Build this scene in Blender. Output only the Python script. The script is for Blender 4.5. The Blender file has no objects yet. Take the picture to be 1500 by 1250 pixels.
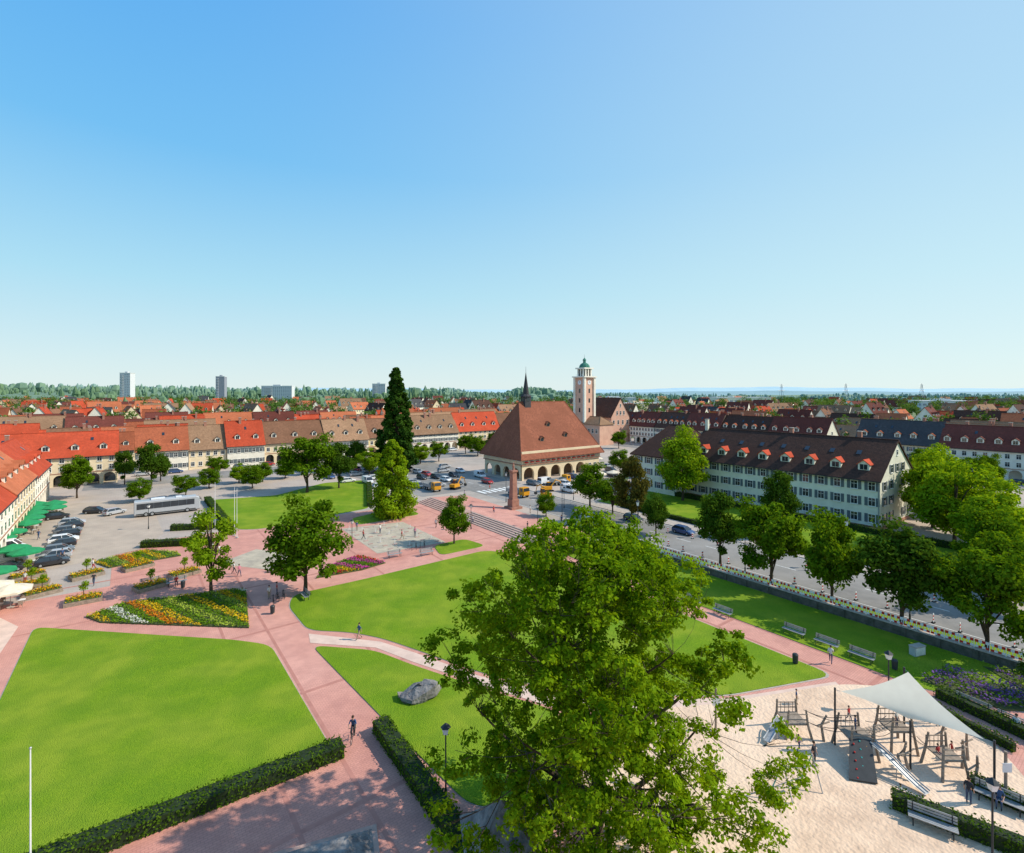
import bpy, math, random
import numpy as np
from mathutils import Matrix, Vector
random.seed(7); rng=np.random.default_rng(7)
sc=bpy.context.scene
col=sc.collection
PHI=math.atan2(.6,.8)
RA=PHI; RB=PHI-math.pi/2; RC=PHI+math.pi/2
# town grid: p across the square, q along it towards the viewer
def G(p,q,z=0.0): return (.8*p+.6*q, .6*p-.8*q, z)
SUN_AZ=math.radians(88); SUN_EL=math.radians(40)

# ---------------------------------------------------------------- materials
def nn(nt,t,**k):
    n=nt.nodes.new(t)
    for a,b in k.items(): setattr(n,a,b)
    return n
def mat(name,c1,c2=None,scale=1.0,rough=.85,bump=0.0,bscale=None,metal=0.0,spec=.3,big=None,brick=None,rand=0.0,lo=.35,hi=.65,big2=None):
    m=bpy.data.materials.new(name); m.use_nodes=True; nt=m.node_tree; L=nt.links
    bs=nt.nodes['Principled BSDF']
    bs.inputs['Roughness'].default_value=rough; bs.inputs['Metallic'].default_value=metal
    bs.inputs['Specular IOR Level'].default_value=spec
    c1=(*c1,1); c2=(*(c2 or [v*.72 for v in c1[:3]]),1)
    tc=nn(nt,'ShaderNodeTexCoord')
    no=nn(nt,'ShaderNodeTexNoise'); no.inputs['Scale'].default_value=scale; no.inputs['Detail'].default_value=4; no.inputs['Roughness'].default_value=.65
    L.new(tc.outputs['Object'],no.inputs['Vector'])
    mr=nn(nt,'ShaderNodeMapRange'); mr.inputs[1].default_value=lo; mr.inputs[2].default_value=hi
    L.new(no.outputs['Fac'],mr.inputs[0])
    mx=nn(nt,'ShaderNodeMix',data_type='RGBA'); mx.inputs['A'].default_value=c1; mx.inputs['B'].default_value=c2
    L.new(mr.outputs[0],mx.inputs['Factor'])
    out=mx.outputs['Result']
    for bg in (big,big2):
        if not bg: continue
        n2=nn(nt,'ShaderNodeTexNoise'); n2.inputs['Scale'].default_value=bg[0]; n2.inputs['Detail'].default_value=2
        L.new(tc.outputs['Object'],n2.inputs['Vector'])
        r2=nn(nt,'ShaderNodeMapRange'); r2.inputs[1].default_value=.4; r2.inputs[2].default_value=.62
        L.new(n2.outputs['Fac'],r2.inputs[0])
        m2=nn(nt,'ShaderNodeMix',data_type='RGBA'); m2.inputs['B'].default_value=(*bg[1],1)
        mm=nn(nt,'ShaderNodeMath',operation='MULTIPLY'); mm.inputs[1].default_value=bg[2]
        L.new(r2.outputs[0],mm.inputs[0]); L.new(mm.outputs[0],m2.inputs['Factor']); L.new(out,m2.inputs['A']); out=m2.outputs['Result']
    if brick:
        mp=nn(nt,'ShaderNodeMapping'); mp.inputs['Rotation'].default_value=(0,0,-brick[1]); L.new(tc.outputs['Object'],mp.inputs['Vector'])
        br=nn(nt,'ShaderNodeTexBrick'); br.inputs['Scale'].default_value=brick[0]; br.inputs['Mortar Size'].default_value=.03
        br.inputs['Color1'].default_value=(1,1,1,1); br.inputs['Color2'].default_value=(.84,.84,.84,1); br.inputs['Mortar'].default_value=(.62,.62,.62,1)
        L.new(mp.outputs[0],br.inputs['Vector'])
        m3=nn(nt,'ShaderNodeMix',data_type='RGBA',blend_type='MULTIPLY'); m3.inputs['Factor'].default_value=brick[2]
        L.new(out,m3.inputs['A']); L.new(br.outputs['Color'],m3.inputs['B']); out=m3.outputs['Result']
    if rand:
        oi=nn(nt,'ShaderNodeObjectInfo'); r3=nn(nt,'ShaderNodeMapRange'); r3.inputs[3].default_value=1-rand; r3.inputs[4].default_value=1+rand*.6
        L.new(oi.outputs['Random'],r3.inputs[0])
        m4=nn(nt,'ShaderNodeMix',data_type='RGBA',blend_type='MULTIPLY'); m4.inputs['Factor'].default_value=1
        L.new(out,m4.inputs['A']); L.new(r3.outputs[0],m4.inputs['B']); out=m4.outputs['Result']
    L.new(out,bs.inputs['Base Color'])
    if bump:
        nb=nn(nt,'ShaderNodeTexNoise'); nb.inputs['Scale'].default_value=bscale or scale*4; nb.inputs['Detail'].default_value=1
        L.new(tc.outputs['Object'],nb.inputs['Vector'])
        bp=nn(nt,'ShaderNodeBump'); bp.inputs['Strength'].default_value=bump; bp.inputs['Distance'].default_value=.1
        L.new(nb.outputs['Fac'],bp.inputs['Height']); L.new(bp.outputs[0],bs.inputs['Normal'])
    return m
def leafmat(name,dark,light,trans=.4,nscale=.35):
    m=bpy.data.materials.new(name); m.use_nodes=True; nt=m.node_tree; L=nt.links
    nt.nodes.remove(nt.nodes['Principled BSDF']); o=nt.nodes['Material Output']
    ge=nn(nt,'ShaderNodeNewGeometry'); tc=nn(nt,'ShaderNodeTexCoord')
    no=nn(nt,'ShaderNodeTexNoise'); no.inputs['Scale'].default_value=nscale; no.inputs['Detail'].default_value=1
    L.new(tc.outputs['Object'],no.inputs['Vector'])
    mr=nn(nt,'ShaderNodeMapRange'); mr.inputs[1].default_value=.35; mr.inputs[2].default_value=.65; L.new(no.outputs['Fac'],mr.inputs[0])
    ad=nn(nt,'ShaderNodeMath',operation='ADD'); L.new(mr.outputs[0],ad.inputs[0]); L.new(ge.outputs['Random Per Island'],ad.inputs[1])
    mu=nn(nt,'ShaderNodeMath',operation='MULTIPLY'); mu.inputs[1].default_value=.5; L.new(ad.outputs[0],mu.inputs[0])
    mx=nn(nt,'ShaderNodeMix',data_type='RGBA'); mx.inputs['A'].default_value=(*dark,1); mx.inputs['B'].default_value=(*light,1); L.new(mu.outputs[0],mx.inputs['Factor'])
    df=nn(nt,'ShaderNodeBsdfDiffuse')
    tr=nn(nt,'ShaderNodeBsdfTranslucent'); ms=nn(nt,'ShaderNodeMixShader'); ms.inputs[0].default_value=trans
    g=nn(nt,'ShaderNodeMix',data_type='RGBA',blend_type='MULTIPLY'); g.inputs['Factor'].default_value=1; g.inputs['B'].default_value=(1.6,1.35,.4,1)
    L.new(mx.outputs['Result'],g.inputs['A'])
    L.new(mx.outputs['Result'],df.inputs['Color']); L.new(g.outputs['Result'],tr.inputs['Color'])
    L.new(df.outputs[0],ms.inputs[1]); L.new(tr.outputs[0],ms.inputs[2]); L.new(ms.outputs[0],o.inputs['Surface'])
    return m
M={}
M['ground']=mat('ground_mat',(.24,.22,.16),(.12,.18,.06),scale=.012,big=(.004,(.10,.17,.05),.8))
M['paving']=mat('pink_paving',(.68,.31,.235),(.55,.24,.185),scale=.35,bump=.15,bscale=8,brick=(1.3,PHI,.6),big=(.05,(.76,.40,.32),.6),big2=(.6,(.48,.22,.18),.35))
M['square']=mat('grey_paving',(.46,.39,.33),(.35,.30,.26),scale=.2,brick=(.5,PHI,.3),big=(.04,(.54,.42,.34),.6))
M['asphalt']=mat('asphalt',(.25,.232,.215),(.185,.175,.163),scale=.5,bump=.2,bscale=30,big=(.06,(.33,.305,.28),.6))
M['parking']=mat('parking_paving',(.50,.40,.31),(.41,.33,.26),scale=.3,brick=(.8,PHI,.3))
M['palepath']=mat('pale_path',(.72,.52,.42),(.60,.43,.35),scale=.8,bump=.2,bscale=20)
M['sand']=mat('sand_mat',(.76,.54,.38),(.60,.415,.29),scale=.7,bump=.8,bscale=4,big=(.12,(.82,.62,.46),.6))
M['lawn']=mat('lawn_mat',(.225,.335,.014),(.105,.215,.008),scale=7,bump=1.0,bscale=14,big=(.16,(.30,.355,.03),.6),big2=(.45,(.12,.225,.012),.45),spec=.1,lo=.28,hi=.72)
M['fount']=mat('fountain_paving',(.58,.49,.36),(.42,.36,.28),scale=.5,brick=(1.1,PHI,.8))
M['white_line']=mat('road_paint',(.8,.8,.78),(.6,.6,.58),scale=3)
M['kerb']=mat('kerb_stone',(.50,.43,.37),scale=2)
M['stone']=mat('retaining_stone',(.14,.12,.10),(.07,.07,.05),scale=1.5,bump=.6)
M['sandstone']=mat('red_sandstone',(.42,.20,.14),(.30,.14,.10),scale=1.2,bump=.3)
M['step']=mat('step_stone',(.50,.32,.26),(.35,.22,.18),scale=.8)
M['rock']=mat('rock',(.27,.25,.24),(.12,.11,.11),scale=1.5,bump=1,bscale=4)
for n,c,c2 in [('white',(.88,.82,.70),(.76,.70,.59)),('cream',(.80,.65,.43),(.69,.55,.37)),('offw',(.82,.77,.61),(.70,.66,.53)),('pinkw',(.70,.42,.30),(.60,.34,.25)),('yellow',(.76,.62,.34),(.65,.53,.3)),('greyw',(.5,.5,.48),None),('haze',(.62,.64,.65),(.55,.57,.58)),('hazed',(.30,.32,.37),(.25,.27,.32))]:  # haze, hazed: far-block tones with aerial haze mixed into the colour
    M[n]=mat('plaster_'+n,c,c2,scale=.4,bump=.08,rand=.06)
for n,c,c2 in [('red',(.55,.085,.038),(.38,.065,.032)),('orange',(.54,.17,.08),(.40,.12,.06)),('rust',(.40,.115,.055),(.27,.08,.042)),('brown',(.27,.135,.08),(.18,.09,.055)),('tan',(.38,.225,.135),(.26,.15,.09)),('dark',(.125,.062,.045),(.062,.036,.030)),('maroon',(.20,.058,.045),(.12,.04,.03)),('slate',(.085,.083,.088),(.055,.052,.055)),('hall',(.42,.15,.088),(.28,.10,.062)),('copper',(.10,.30,.22),(.06,.2,.15))]:
    M['r_'+n]=mat('roof_tiles_'+n,c,c2,scale=1.6,bump=.6,bscale=6,rough=.9,spec=.12,big=(.22,[v*.68 for v in c],.75),rand=.22,brick=(1.4,0,.2))
M['glass']=mat('window_glass',(.03,.04,.05),(.015,.02,.03),scale=.5,rough=.08,spec=.8)
M['frame']=mat('window_frame',(.80,.78,.72),(.7,.68,.63),scale=2,rough=.5)
M['shut']=mat('shutter_grey',(.14,.16,.17),(.10,.12,.13),scale=2)
M['wood']=mat('timber',(.26,.17,.11),(.16,.10,.065),scale=4)
M['palewood']=mat('weathered_wood',(.34,.27,.21),(.21,.165,.13),scale=5)
M['bark']=mat('bark',(.10,.07,.045),(.045,.032,.022),scale=3,bump=.8,bscale=8)
M['metal']=mat('galvanised_metal',(.42,.43,.44),(.34,.35,.36),scale=3,rough=.5,metal=.5)
M['darkmetal']=mat('dark_metal',(.04,.045,.05),scale=3,rough=.5)
M['tyre']=mat('tyre',(.02,.02,.02),scale=3)
M['red']=mat('red_paint',(.6,.03,.02),scale=3,rough=.4)
M['wpaint']=mat('white_paint',(.8,.8,.8),(.74,.74,.74),scale=3,rough=.35)
M['orangep']=mat('yellow_orange_paint',(.75,.33,.02),scale=3,rough=.4)
M['teal']=mat('teal_paint',(.05,.4,.38),scale=3,rough=.4)
M['canvas']=mat('sail_canvas',(.86,.76,.60),(.80,.70,.55),scale=.8,rough=.8)
M['greenc']=mat('green_canvas',(.02,.28,.10),(.015,.20,.08),scale=1)
M['creamc']=mat('cream_canvas',(.78,.69,.54),scale=1)
M['skin']=mat('skin',(.6,.34,.24),scale=3,rough=.6)
M['hair']=mat('hair',(.06,.035,.02),scale=9)
for n,c in [('cw',(.7,.7,.68)),('cr',(.5,.05,.05)),('cb',(.05,.1,.22)),('cp',(.6,.2,.3)),('cd',(.04,.04,.05)),('cj',(.06,.09,.16)),('ck',(.35,.28,.18))]: M[n]=mat('cloth_'+n,c,scale=6)
for n,c in [('pw',(.75,.75,.75)),('ps',(.42,.43,.45)),('pk',(.03,.03,.035)),('pr',(.4,.03,.03)),('pb',(.04,.08,.2)),('pg',(.14,.15,.16))]:
    M[n]=mat('car_paint_'+n,c,[v*.95 for v in c],scale=2,rough=.22,spec=.6)
L_mid=leafmat('leaves_mid',(.034,.095,.004),(.16,.27,.012),.40)
L_bright=leafmat('leaves_bright',(.095,.19,.006),(.29,.42,.016),.42)
L_dark=leafmat('leaves_dark',(.022,.062,.006),(.095,.17,.014),.30)
L_con=leafmat('needles',(.012,.045,.008),(.062,.125,.014),.15)
L_cop=leafmat('leaves_copper',(.045,.055,.012),(.16,.13,.025),.3)
L_hero=leafmat('leaves_hero',(.060,.145,.004),(.25,.385,.012),.45,nscale=.22)
L_town=leafmat('leaves_town',(.045,.105,.025),(.15,.23,.05),.25,nscale=.05)
L_hedge=leafmat('hedge_leaves',(.024,.058,.005),(.10,.17,.012),.2,nscale=1)
FL={k:leafmat('flowers_'+k,tuple(v*.6 for v in c),c,.2,nscale=1) for k,c in dict(y=(.75,.5,.02),w=(.7,.7,.62),o=(.75,.25,.02),g=(.15,.27,.015),r=(.6,.05,.05),p=(.6,.08,.35),l=(.24,.12,.38),lg=(.38,.48,.06)).items()}

# ---------------------------------------------------------------- mesh builder
class B:
    def __init__(s): s.d={}; s.M=Matrix.Identity(4)
    def add(s,part,m,vs,fs):
        d=s.d.setdefault(part,[[],[],[],[]])
        if m not in d[3]: d[3].append(m)
        mi=d[3].index(m); o=len(d[0])
        d[0].extend([tuple(s.M@Vector(v)) for v in vs])
        for f in fs: d[1].append([i+o for i in f]); d[2].append(mi)
    def box(s,part,m,x0,x1,y0,y1,z0,z1):
        s.add(part,m,[(x0,y0,z0),(x1,y0,z0),(x1,y1,z0),(x0,y1,z0),(x0,y0,z1),(x1,y0,z1),(x1,y1,z1),(x0,y1,z1)],
              [(0,3,2,1),(4,5,6,7),(0,1,5,4),(1,2,6,5),(2,3,7,6),(3,0,4,7)])
    def frus(s,part,m,b,t,z0,z1):
        s.add(part,m,[(b[0],b[2],z0),(b[1],b[2],z0),(b[1],b[3],z0),(b[0],b[3],z0),(t[0],t[2],z1),(t[1],t[2],z1),(t[1],t[3],z1),(t[0],t[3],z1)],
              [(0,3,2,1),(4,5,6,7),(0,1,5,4),(1,2,6,5),(2,3,7,6),(3,0,4,7)])
    def prism(s,part,m,pts,vec):
        n=len(pts); v=Vector(vec); vs=[Vector(p) for p in pts]+[Vector(p)+v for p in pts]
        s.add(part,m,vs,[list(range(n))[::-1],list(range(n,2*n))]+[(i,(i+1)%n,(i+1)%n+n,i+n) for i in range(n)])
    def tube(s,part,m,pts,rads,n=6):
        pts=[Vector(p) for p in pts]
        if not hasattr(rads,'__len__'): rads=[rads]*len(pts)
        vs=[];fs=[]
        for i,p in enumerate(pts):
            t=(pts[min(i+1,len(pts)-1)]-pts[max(i-1,0)]).normalized()
            a=t.cross(Vector((0,0,1)) if abs(t.z)<.9 else Vector((1,0,0))).normalized(); b=t.cross(a)
            for k in range(n):
                an=2*math.pi*k/n; vs.append(p+(a*math.cos(an)+b*math.sin(an))*rads[i])
        for i in range(len(pts)-1):
            for k in range(n):
                fs.append((i*n+k,i*n+(k+1)%n,(i+1)*n+(k+1)%n,(i+1)*n+k))
        fs.append(list(range(n))); fs.append(list(range((len(pts)-1)*n,len(pts)*n))[::-1])
        s.add(part,m,vs,fs)
    def cone(s,part,m,c,r,z0,z1,n=8,ph=0):
        vs=[(c[0]+r*math.cos(ph+2*math.pi*k/n),c[1]+r*math.sin(ph+2*math.pi*k/n),z0) for k in range(n)]+[(c[0],c[1],z1)]
        s.add(part,m,vs,[(k,(k+1)%n,n) for k in range(n)]+[list(range(n))[::-1]])
    def ell(s,part,m,c,r,nu=8,nv=5):
        vs=[];fs=[]
        for j in range(nv+1):
            th=math.pi*(j+.02)/(nv+.04)
            for k in range(nu):
                a=2*math.pi*k/nu; vs.append((c[0]+r[0]*math.sin(th)*math.cos(a),c[1]+r[1]*math.sin(th)*math.sin(a),c[2]+r[2]*math.cos(th)))
        for j in range(nv):
            for k in range(nu): fs.append((j*nu+k,j*nu+(k+1)%nu,(j+1)*nu+(k+1)%nu,(j+1)*nu+k))
        s.add(part,m,vs,fs)
    def build(s,name,single=False):
        out=[]
        if single:
            vs=[];fs=[];mi=[];ms=[]
            for part,d in s.d.items():
                o=len(vs); vs+=d[0]; mp=[]
                for m in d[3]:
                    if m not in ms: ms.append(m)
                    mp.append(ms.index(m))
                fs+=[[i+o for i in f] for f in d[1]]; mi+=[mp[i] for i in d[2]]
            items=[(name,vs,fs,mi,ms)]
        else: items=[(k,d[0],d[1],d[2],d[3]) for k,d in s.d.items()]
        for k,vs,fs,mi,ms in items:
            me=bpy.data.meshes.new(k); me.from_pydata(vs,[],fs); 
            for m in ms: me.materials.append(m)
            me.polygons.foreach_set('material_index',mi); me.update(); out.append((k,me))
        return out
def place(parts,name,loc=(0,0,0),rot=0.0,scale=1.0):
    if not hasattr(scale,'__len__'): scale=(scale,)*3
    if len(parts)==1:
        o=bpy.data.objects.new(name,parts[0][1]); col.objects.link(o); o.location=loc; o.rotation_euler=(0,0,rot); o.scale=scale; return o
    e=bpy.data.objects.new(name,None); col.objects.link(e); e.location=loc; e.rotation_euler=(0,0,rot); e.scale=scale; e.empty_display_size=.5
    for k,me in parts:
        o=bpy.data.objects.new(k,me); col.objects.link(o); o.parent=e
    return e
def smooth(parts):
    for k,me in parts: me.polygons.foreach_set('use_smooth',[True]*len(me.polygons))
    return parts
def sheet(name,pts,z,m,thick=0.0):
    b=B()
    if thick: b.prism(name,m,[(p[0],p[1],z-thick) for p in pts],(0,0,thick))
    else: b.add(name,m,[(p[0],p[1],z) for p in pts],[list(range(len(pts)))])
    return place(b.build(name,True),name)
def rounded(pts,r=1.6,n=4):
    out=[]; N=len(pts)
    for i in range(N):
        a=Vector(pts[i-1]);c=Vector(pts[i]);d=Vector(pts[(i+1)%N])
        l1=(a-c).length;l2=(d-c).length; k=min(r,l1*.4,l2*.4)
        p=c+(a-c).normalized()*k; q=c+(d-c).normalized()*k
        for j in range(n+1):
            t=j/n; v=p*(1-t)**2+c*2*t*(1-t)+q*t*t; out.append((v.x,v.y))
    return out

# ---------------------------------------------------------------- leaves
def leafquads(P,N,size,asp=.62):
    n=len(P); N=N/np.linalg.norm(N,axis=1,keepdims=True)
    R=rng.normal(size=(n,3)); T=np.cross(N,R); T/=np.linalg.norm(T,axis=1,keepdims=True)+1e-9; U=np.cross(N,T)
    s=(size*rng.uniform(.65,1.3,n))[:,None]
    return np.stack([P-T*s,P-U*s*asp,P+T*s,P+U*s*asp],1)
def clump_leaves(C,Rd,per,size,up=.5,flat=.75,shell=.5):
    C=np.asarray(C);Rd=np.asarray(Rd);n=len(C)*per
    c=np.repeat(C,per,0); r=np.repeat(Rd,per)[:,None]
    d=rng.normal(size=(n,3)); d/=np.linalg.norm(d,axis=1,keepdims=True)
    rr=rng.uniform(0,1,(n,1))**shell
    P=c+d*rr*r*np.array([1,1,flat])
    N=d*.8+np.array([0,0,up])+rng.normal(size=(n,3))*.55
    return leafquads(P,N,size)
def quadmesh(name,Q,mats,mi=None):
    n=len(Q); me=bpy.data.meshes.new(name)
    me.vertices.add(n*4); me.vertices.foreach_set('co',Q.reshape(-1).astype(np.float32))
    me.loops.add(n*4); me.loops.foreach_set('vertex_index',np.arange(n*4,dtype=np.int32))
    me.polygons.add(n); me.polygons.foreach_set('loop_start',np.arange(0,n*4,4,dtype=np.int32))
    for m in mats: me.materials.append(m)
    if mi is not None: me.polygons.foreach_set('material_index',np.asarray(mi,dtype=np.int32))
    me.update(calc_edges=True); me.validate(); return me
def tree_parts(H,R,tz,leaf,nc=38,per=200,size=.26,shape='round',cr=.30,pw=.7):
    b=B(); C=[];Rd=[]
    ph=rng.uniform(0,6.28,6); cz=(H+tz)/2; hz=(H-tz)/2
    for i in range(nc):
        d=rng.normal(size=3); d/=np.linalg.norm(d)
        if shape=='round':
            az=math.atan2(d[1],d[0]); f=.80+.13*math.sin(2*az+ph[0])+.10*math.sin(3*az+ph[1]+3*d[2])+.07*math.sin(5*d[2]+ph[2])
            r=f*rng.uniform(.35,1)**.5*.86
            c=np.array([d[0]*r*R,d[1]*r*R,cz+d[2]*r*hz])
            rad=R*cr*rng.uniform(.65,1.3)
        else:
            t=(i+.5)/nc; t=t**1.2; a=i*2.4+rng.uniform(-.6,.6)
            rr=R*((1-t)**pw)*(min(1,.6+t*5))*rng.uniform(.2,1.0)**.5*(.80+.14*math.sin(3*a+t*9+ph[0])+.08*math.sin(t*23+ph[1]))
            c=np.array([math.cos(a)*rr,math.sin(a)*rr,tz+t*(H-tz)*.97]); rad=R*cr*(.35+.75*(1-t))*rng.uniform(.7,1.3)
        C.append(c);Rd.append(rad)
    C=np.array(C);Rd=np.array(Rd)
    if shape=='round':
        top=(C[:,2]+Rd*.7).max(); bot=(C[:,2]-Rd*.7).min(); C[:,2]=tz+(C[:,2]-bot)*(H-tz)/(top-bot)
        k=R/np.percentile(np.hypot(C[:,0],C[:,1])+Rd,92); C[:,:2]*=k
    Q=clump_leaves(C,Rd,per,size,flat=.75 if shape=='round' else .8)
    tr=max(.12,H*.017)
    if shape=='round':
        b.tube('trunk',M['bark'],[(0,0,-.1),(.05,0,tz*.6),(0,.08,tz+hz*.5),(0,0,H*.82)],[tr*1.35,tr,tr*.75,tr*.2],8)
        for i in rng.permutation(nc)[:16]:
            c=C[i]; z0=min(tz*.8+rng.uniform(0,hz*.7),c[2]-.2); z0=max(z0,tz*.6)
            b.tube('limbs',M['bark'],[(0,0,z0),(c[0]*.45,c[1]*.45,z0+(c[2]-z0)*.6),tuple(c)],[tr*.5,tr*.3,tr*.08],5)
    else:
        b.tube('trunk',M['bark'],[(0,0,-.1),(0,0,H*.5),(0,0,H*.97)],[tr*1.4,tr*.9,.04],8)
        for i in range(0,nc,6):
            c=C[i]; b.tube('limbs',M['bark'],[(0,0,max(.5,c[2]-.6)),tuple(c)],[tr*.25,.03],4)
    return b.build('t')+[('foliage',quadmesh('foliage',Q,[leaf]))]

# ---------------------------------------------------------------- world, sun, camera
w=bpy.data.worlds.new('World'); sc.world=w; w.use_nodes=True; nt=w.node_tree; L=nt.links
sky=nt.nodes.new('ShaderNodeTexSky'); sky.sky_type='NISHITA'; sky.sun_disc=False
sky.sun_elevation=SUN_EL; sky.sun_rotation=SUN_AZ; sky.air_density=1.0; sky.dust_density=.4; sky.ozone_density=1.0; sky.altitude=700
tc=nn(nt,'ShaderNodeTexCoord'); sp=nn(nt,'ShaderNodeSeparateXYZ'); L.new(tc.outputs['Generated'],sp.inputs[0])
rp=nn(nt,'ShaderNodeValToRGB'); L.new(sp.outputs['Z'],rp.inputs[0]); e=rp.color_ramp.elements
e[0].position=0; e[0].color=(.73,.86,.87,1); e[1].position=1; e[1].color=(.07,.27,.72,1)
for ps,c in ((.05,(.66,.84,.88)),(.18,(.43,.76,.92)),(.38,(.18,.55,.94)),(.58,(.11,.44,.92))): 
    x=e.new(ps); x.color=(*c,1)
ax=nn(nt,'ShaderNodeMapRange'); ax.interpolation_type='SMOOTHSTEP'; ax.inputs[1].default_value=-.65; ax.inputs[2].default_value=.85; ax.inputs[4].default_value=.50; L.new(sp.outputs['X'],ax.inputs[0])
mxa=nn(nt,'ShaderNodeMix',data_type='RGBA'); mxa.inputs['B'].default_value=(.76,.94,.94,1); L.new(ax.outputs[0],mxa.inputs['Factor']); L.new(rp.outputs['Color'],mxa.inputs['A'])
scl=nn(nt,'ShaderNodeVectorMath',operation='SCALE'); scl.inputs['Scale'].default_value=6.6; L.new(mxa.outputs['Result'],scl.inputs[0])
mxb=nn(nt,'ShaderNodeMix',data_type='RGBA'); mxb.inputs['Factor'].default_value=.92; L.new(sky.outputs[0],mxb.inputs['A']); L.new(scl.outputs[0],mxb.inputs['B'])
L.new(mxb.outputs['Result'],nt.nodes['Background'].inputs[0]); nt.nodes['Background'].inputs[1].default_value=.15
sl=bpy.data.lights.new('sun','SUN'); sl.energy=5.0; sl.angle=math.radians(.5); sl.color=(1,.93,.80)
so=bpy.data.objects.new('sun',sl); col.objects.link(so)
S=Vector((math.cos(SUN_EL)*math.sin(SUN_AZ),math.cos(SUN_EL)*math.cos(SUN_AZ),math.sin(SUN_EL)))
so.rotation_euler=S.to_track_quat('Z','Y').to_euler(); so.location=(60,0,80)
cam=bpy.data.cameras.new('camera'); co=bpy.data.objects.new('camera',cam); col.objects.link(co); sc.camera=co
cam.lens=18; cam.sensor_width=36; cam.shift_y=-.0347; cam.clip_end=30000; co.location=(0,0,27); co.rotation_euler=(math.pi/2,0,0)
sc.view_settings.view_transform='Standard'; sc.view_settings.look='None'; sc.view_settings.exposure=0

# ---------------------------------------------------------------- ground sheets
sheet('ground',[(-9000,-300),(9000,-300),(9000,14000),(-9000,14000)],0,M['ground'])
sheet('market_square_paving',[G(-60,40)[:2],G(230,60)[:2],G(230,-225)[:2],G(-60,-225)[:2]],.01,M['square'])
sheet('brick_plaza',[G(-16,45)[:2],G(60,45)[:2],G(60,-112)[:2],G(-2,-112)[:2],G(-2,-90)[:2],G(-16,-90)[:2]],.02,M['paving'])
sheet('parking_lot',[(-112,121),(-93.3,127),(-78,112),(-66,97),(-63.4,87.3),(-69.6,77.3),(-80,82),(-93.3,93.3)],.03,M['parking'])
sheet('main_road',[G(74,70)[:2],G(87,70)[:2],G(87,-200)[:2],G(74,-200)[:2]],.026,M['asphalt'])
sheet('north_road',[G(-10,-196)[:2],G(200,-199)[:2],G(200,-182)[:2],G(-10,-180)[:2]],.022,M['asphalt'])
sheet('east_road',[G(192,-178)[:2],G(204,-178)[:2],G(204,60)[:2],G(192,60)[:2]],.024,M['asphalt'])
sheet('cross_road',[G(60,-118)[:2],G(92,-118)[:2],G(92,-180)[:2],G(55,-180)[:2]],.030,M['asphalt'])
sheet('pavement',[G(87,70)[:2],G(91,70)[:2],G(91,-112)[:2],G(87,-112)[:2]],.14,M['kerb'],.12)
b=B()
for i in range(40):
    q=60-i*6
    pts=[G(80.33,q),G(80.47,q),G(80.47,q-3),G(80.33,q-3)]
    b.add('lane_marking',M['white_line'],[(a[0],a[1],.034) for a in pts],[(0,1,2,3)])
for p0 in (74.3,86.6):
    pts=[G(p0,60),G(p0+.12,60),G(p0+.12,-110),G(p0,-110)]
    b.add('lane_marking',M['white_line'],[(a[0],a[1],.036) for a in pts],[(0,1,2,3)])
for i in range(7):
    pts=[G(75+i*1.7,-112),G(75.9+i*1.7,-112),G(75.9+i*1.7,-116),G(75+i*1.7,-116)]
    b.add('lane_marking',M['white_line'],[(a[0],a[1],.038) for a in pts],[(0,1,2,3)])
place(b.build('lane_markings',True),'lane_markings')
b=B()
for i in range(9):
    a=Vector((-101+i*2.9,115-i*3.4,0)); 
    b.add('m',M['white_line'],[(a.x,a.y,.036),(a.x+.1,a.y+.1,.036),(a.x+4.1,a.y+3.1,.036),(a.x+4,a.y+3,.036)],[(0,1,2,3)])
place(b.build('parking_markings',True),'parking_markings')
b=B(); M['course']=mat('dark_paving_course',(.50,.22,.17),(.42,.18,.14),scale=1)
for i in range(9):
    q=-108+i*15
    pts=[G(-14,q),G(60,q),G(60,q+.4),G(-14,q+.4)]
    b.add('c',M['course'],[(a[0],a[1],.024) for a in pts],[(0,1,2,3)])
for p in (8.2,12.4,20,30,40,53.9,57.2):
    pts=[G(p,40),G(p+.3,40),G(p+.3,-110),G(p,-110)]
    b.add('c',M['course'],[(a[0],a[1],.028) for a in pts],[(0,1,2,3)])
place(b.build('paving_courses',True),'paving_courses')

lawnA=[(-54.5,58.4),(-30,55.4),(-25.6,54.3),(-13.1,37.9),(-31.0,25.6)]
c2=G(53.5,-54);c3=G(53.5,-20.5)
lawnB=[(-28.9,67.7),(-27.9,64),(-23,57.7),(-18,57.2),(-14.1,55.8),(-9.9,53.3),(-3,49),(6,45.5),(18.8,45.3),c3[:2],c2[:2],(1.5,82.6),(-3.2,86.2),(-5.2,86),(-21.4,73.1)]
lawnB2=[(-21.2,54.2),(-14.3,53.2),(-9.9,50.4),(-2,46),(4,43),(5,34),(-2.5,33),(-9.3,40.6),(-10.5,42)]
lawnC=[(-74.3,126.6),(-53.3,99.5),(-49,100),(-33,117.7),(-43.6,155),(-55,150),(-61,132)]
lawnC2=[(-34,108),(-31,103),(-20,112),(-26,119.5)]
lawnD=[(-13.7,89.2),(-8.7,93.3),(-4.5,89.2),(-11.7,83.9)]
lawnF=[G(57.5,-62)[:2],G(68,-62)[:2],G(68,-8)[:2],G(57.5,-14)[:2]]
for pts in (lawnA,lawnB,lawnB2,lawnC,lawnC2,lawnD,lawnF):
    pts=rounded(pts); cx=sum(p[0] for p in pts)/len(pts); cy=sum(p[1] for p in pts)/len(pts)
    sheet('kerb',[(cx+(p[0]-cx)*1.007,cy+(p[1]-cy)*1.007) for p in pts],.045,M['kerb'],.03)
    sheet('lawn',pts,.09,M['lawn'],.06)
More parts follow.
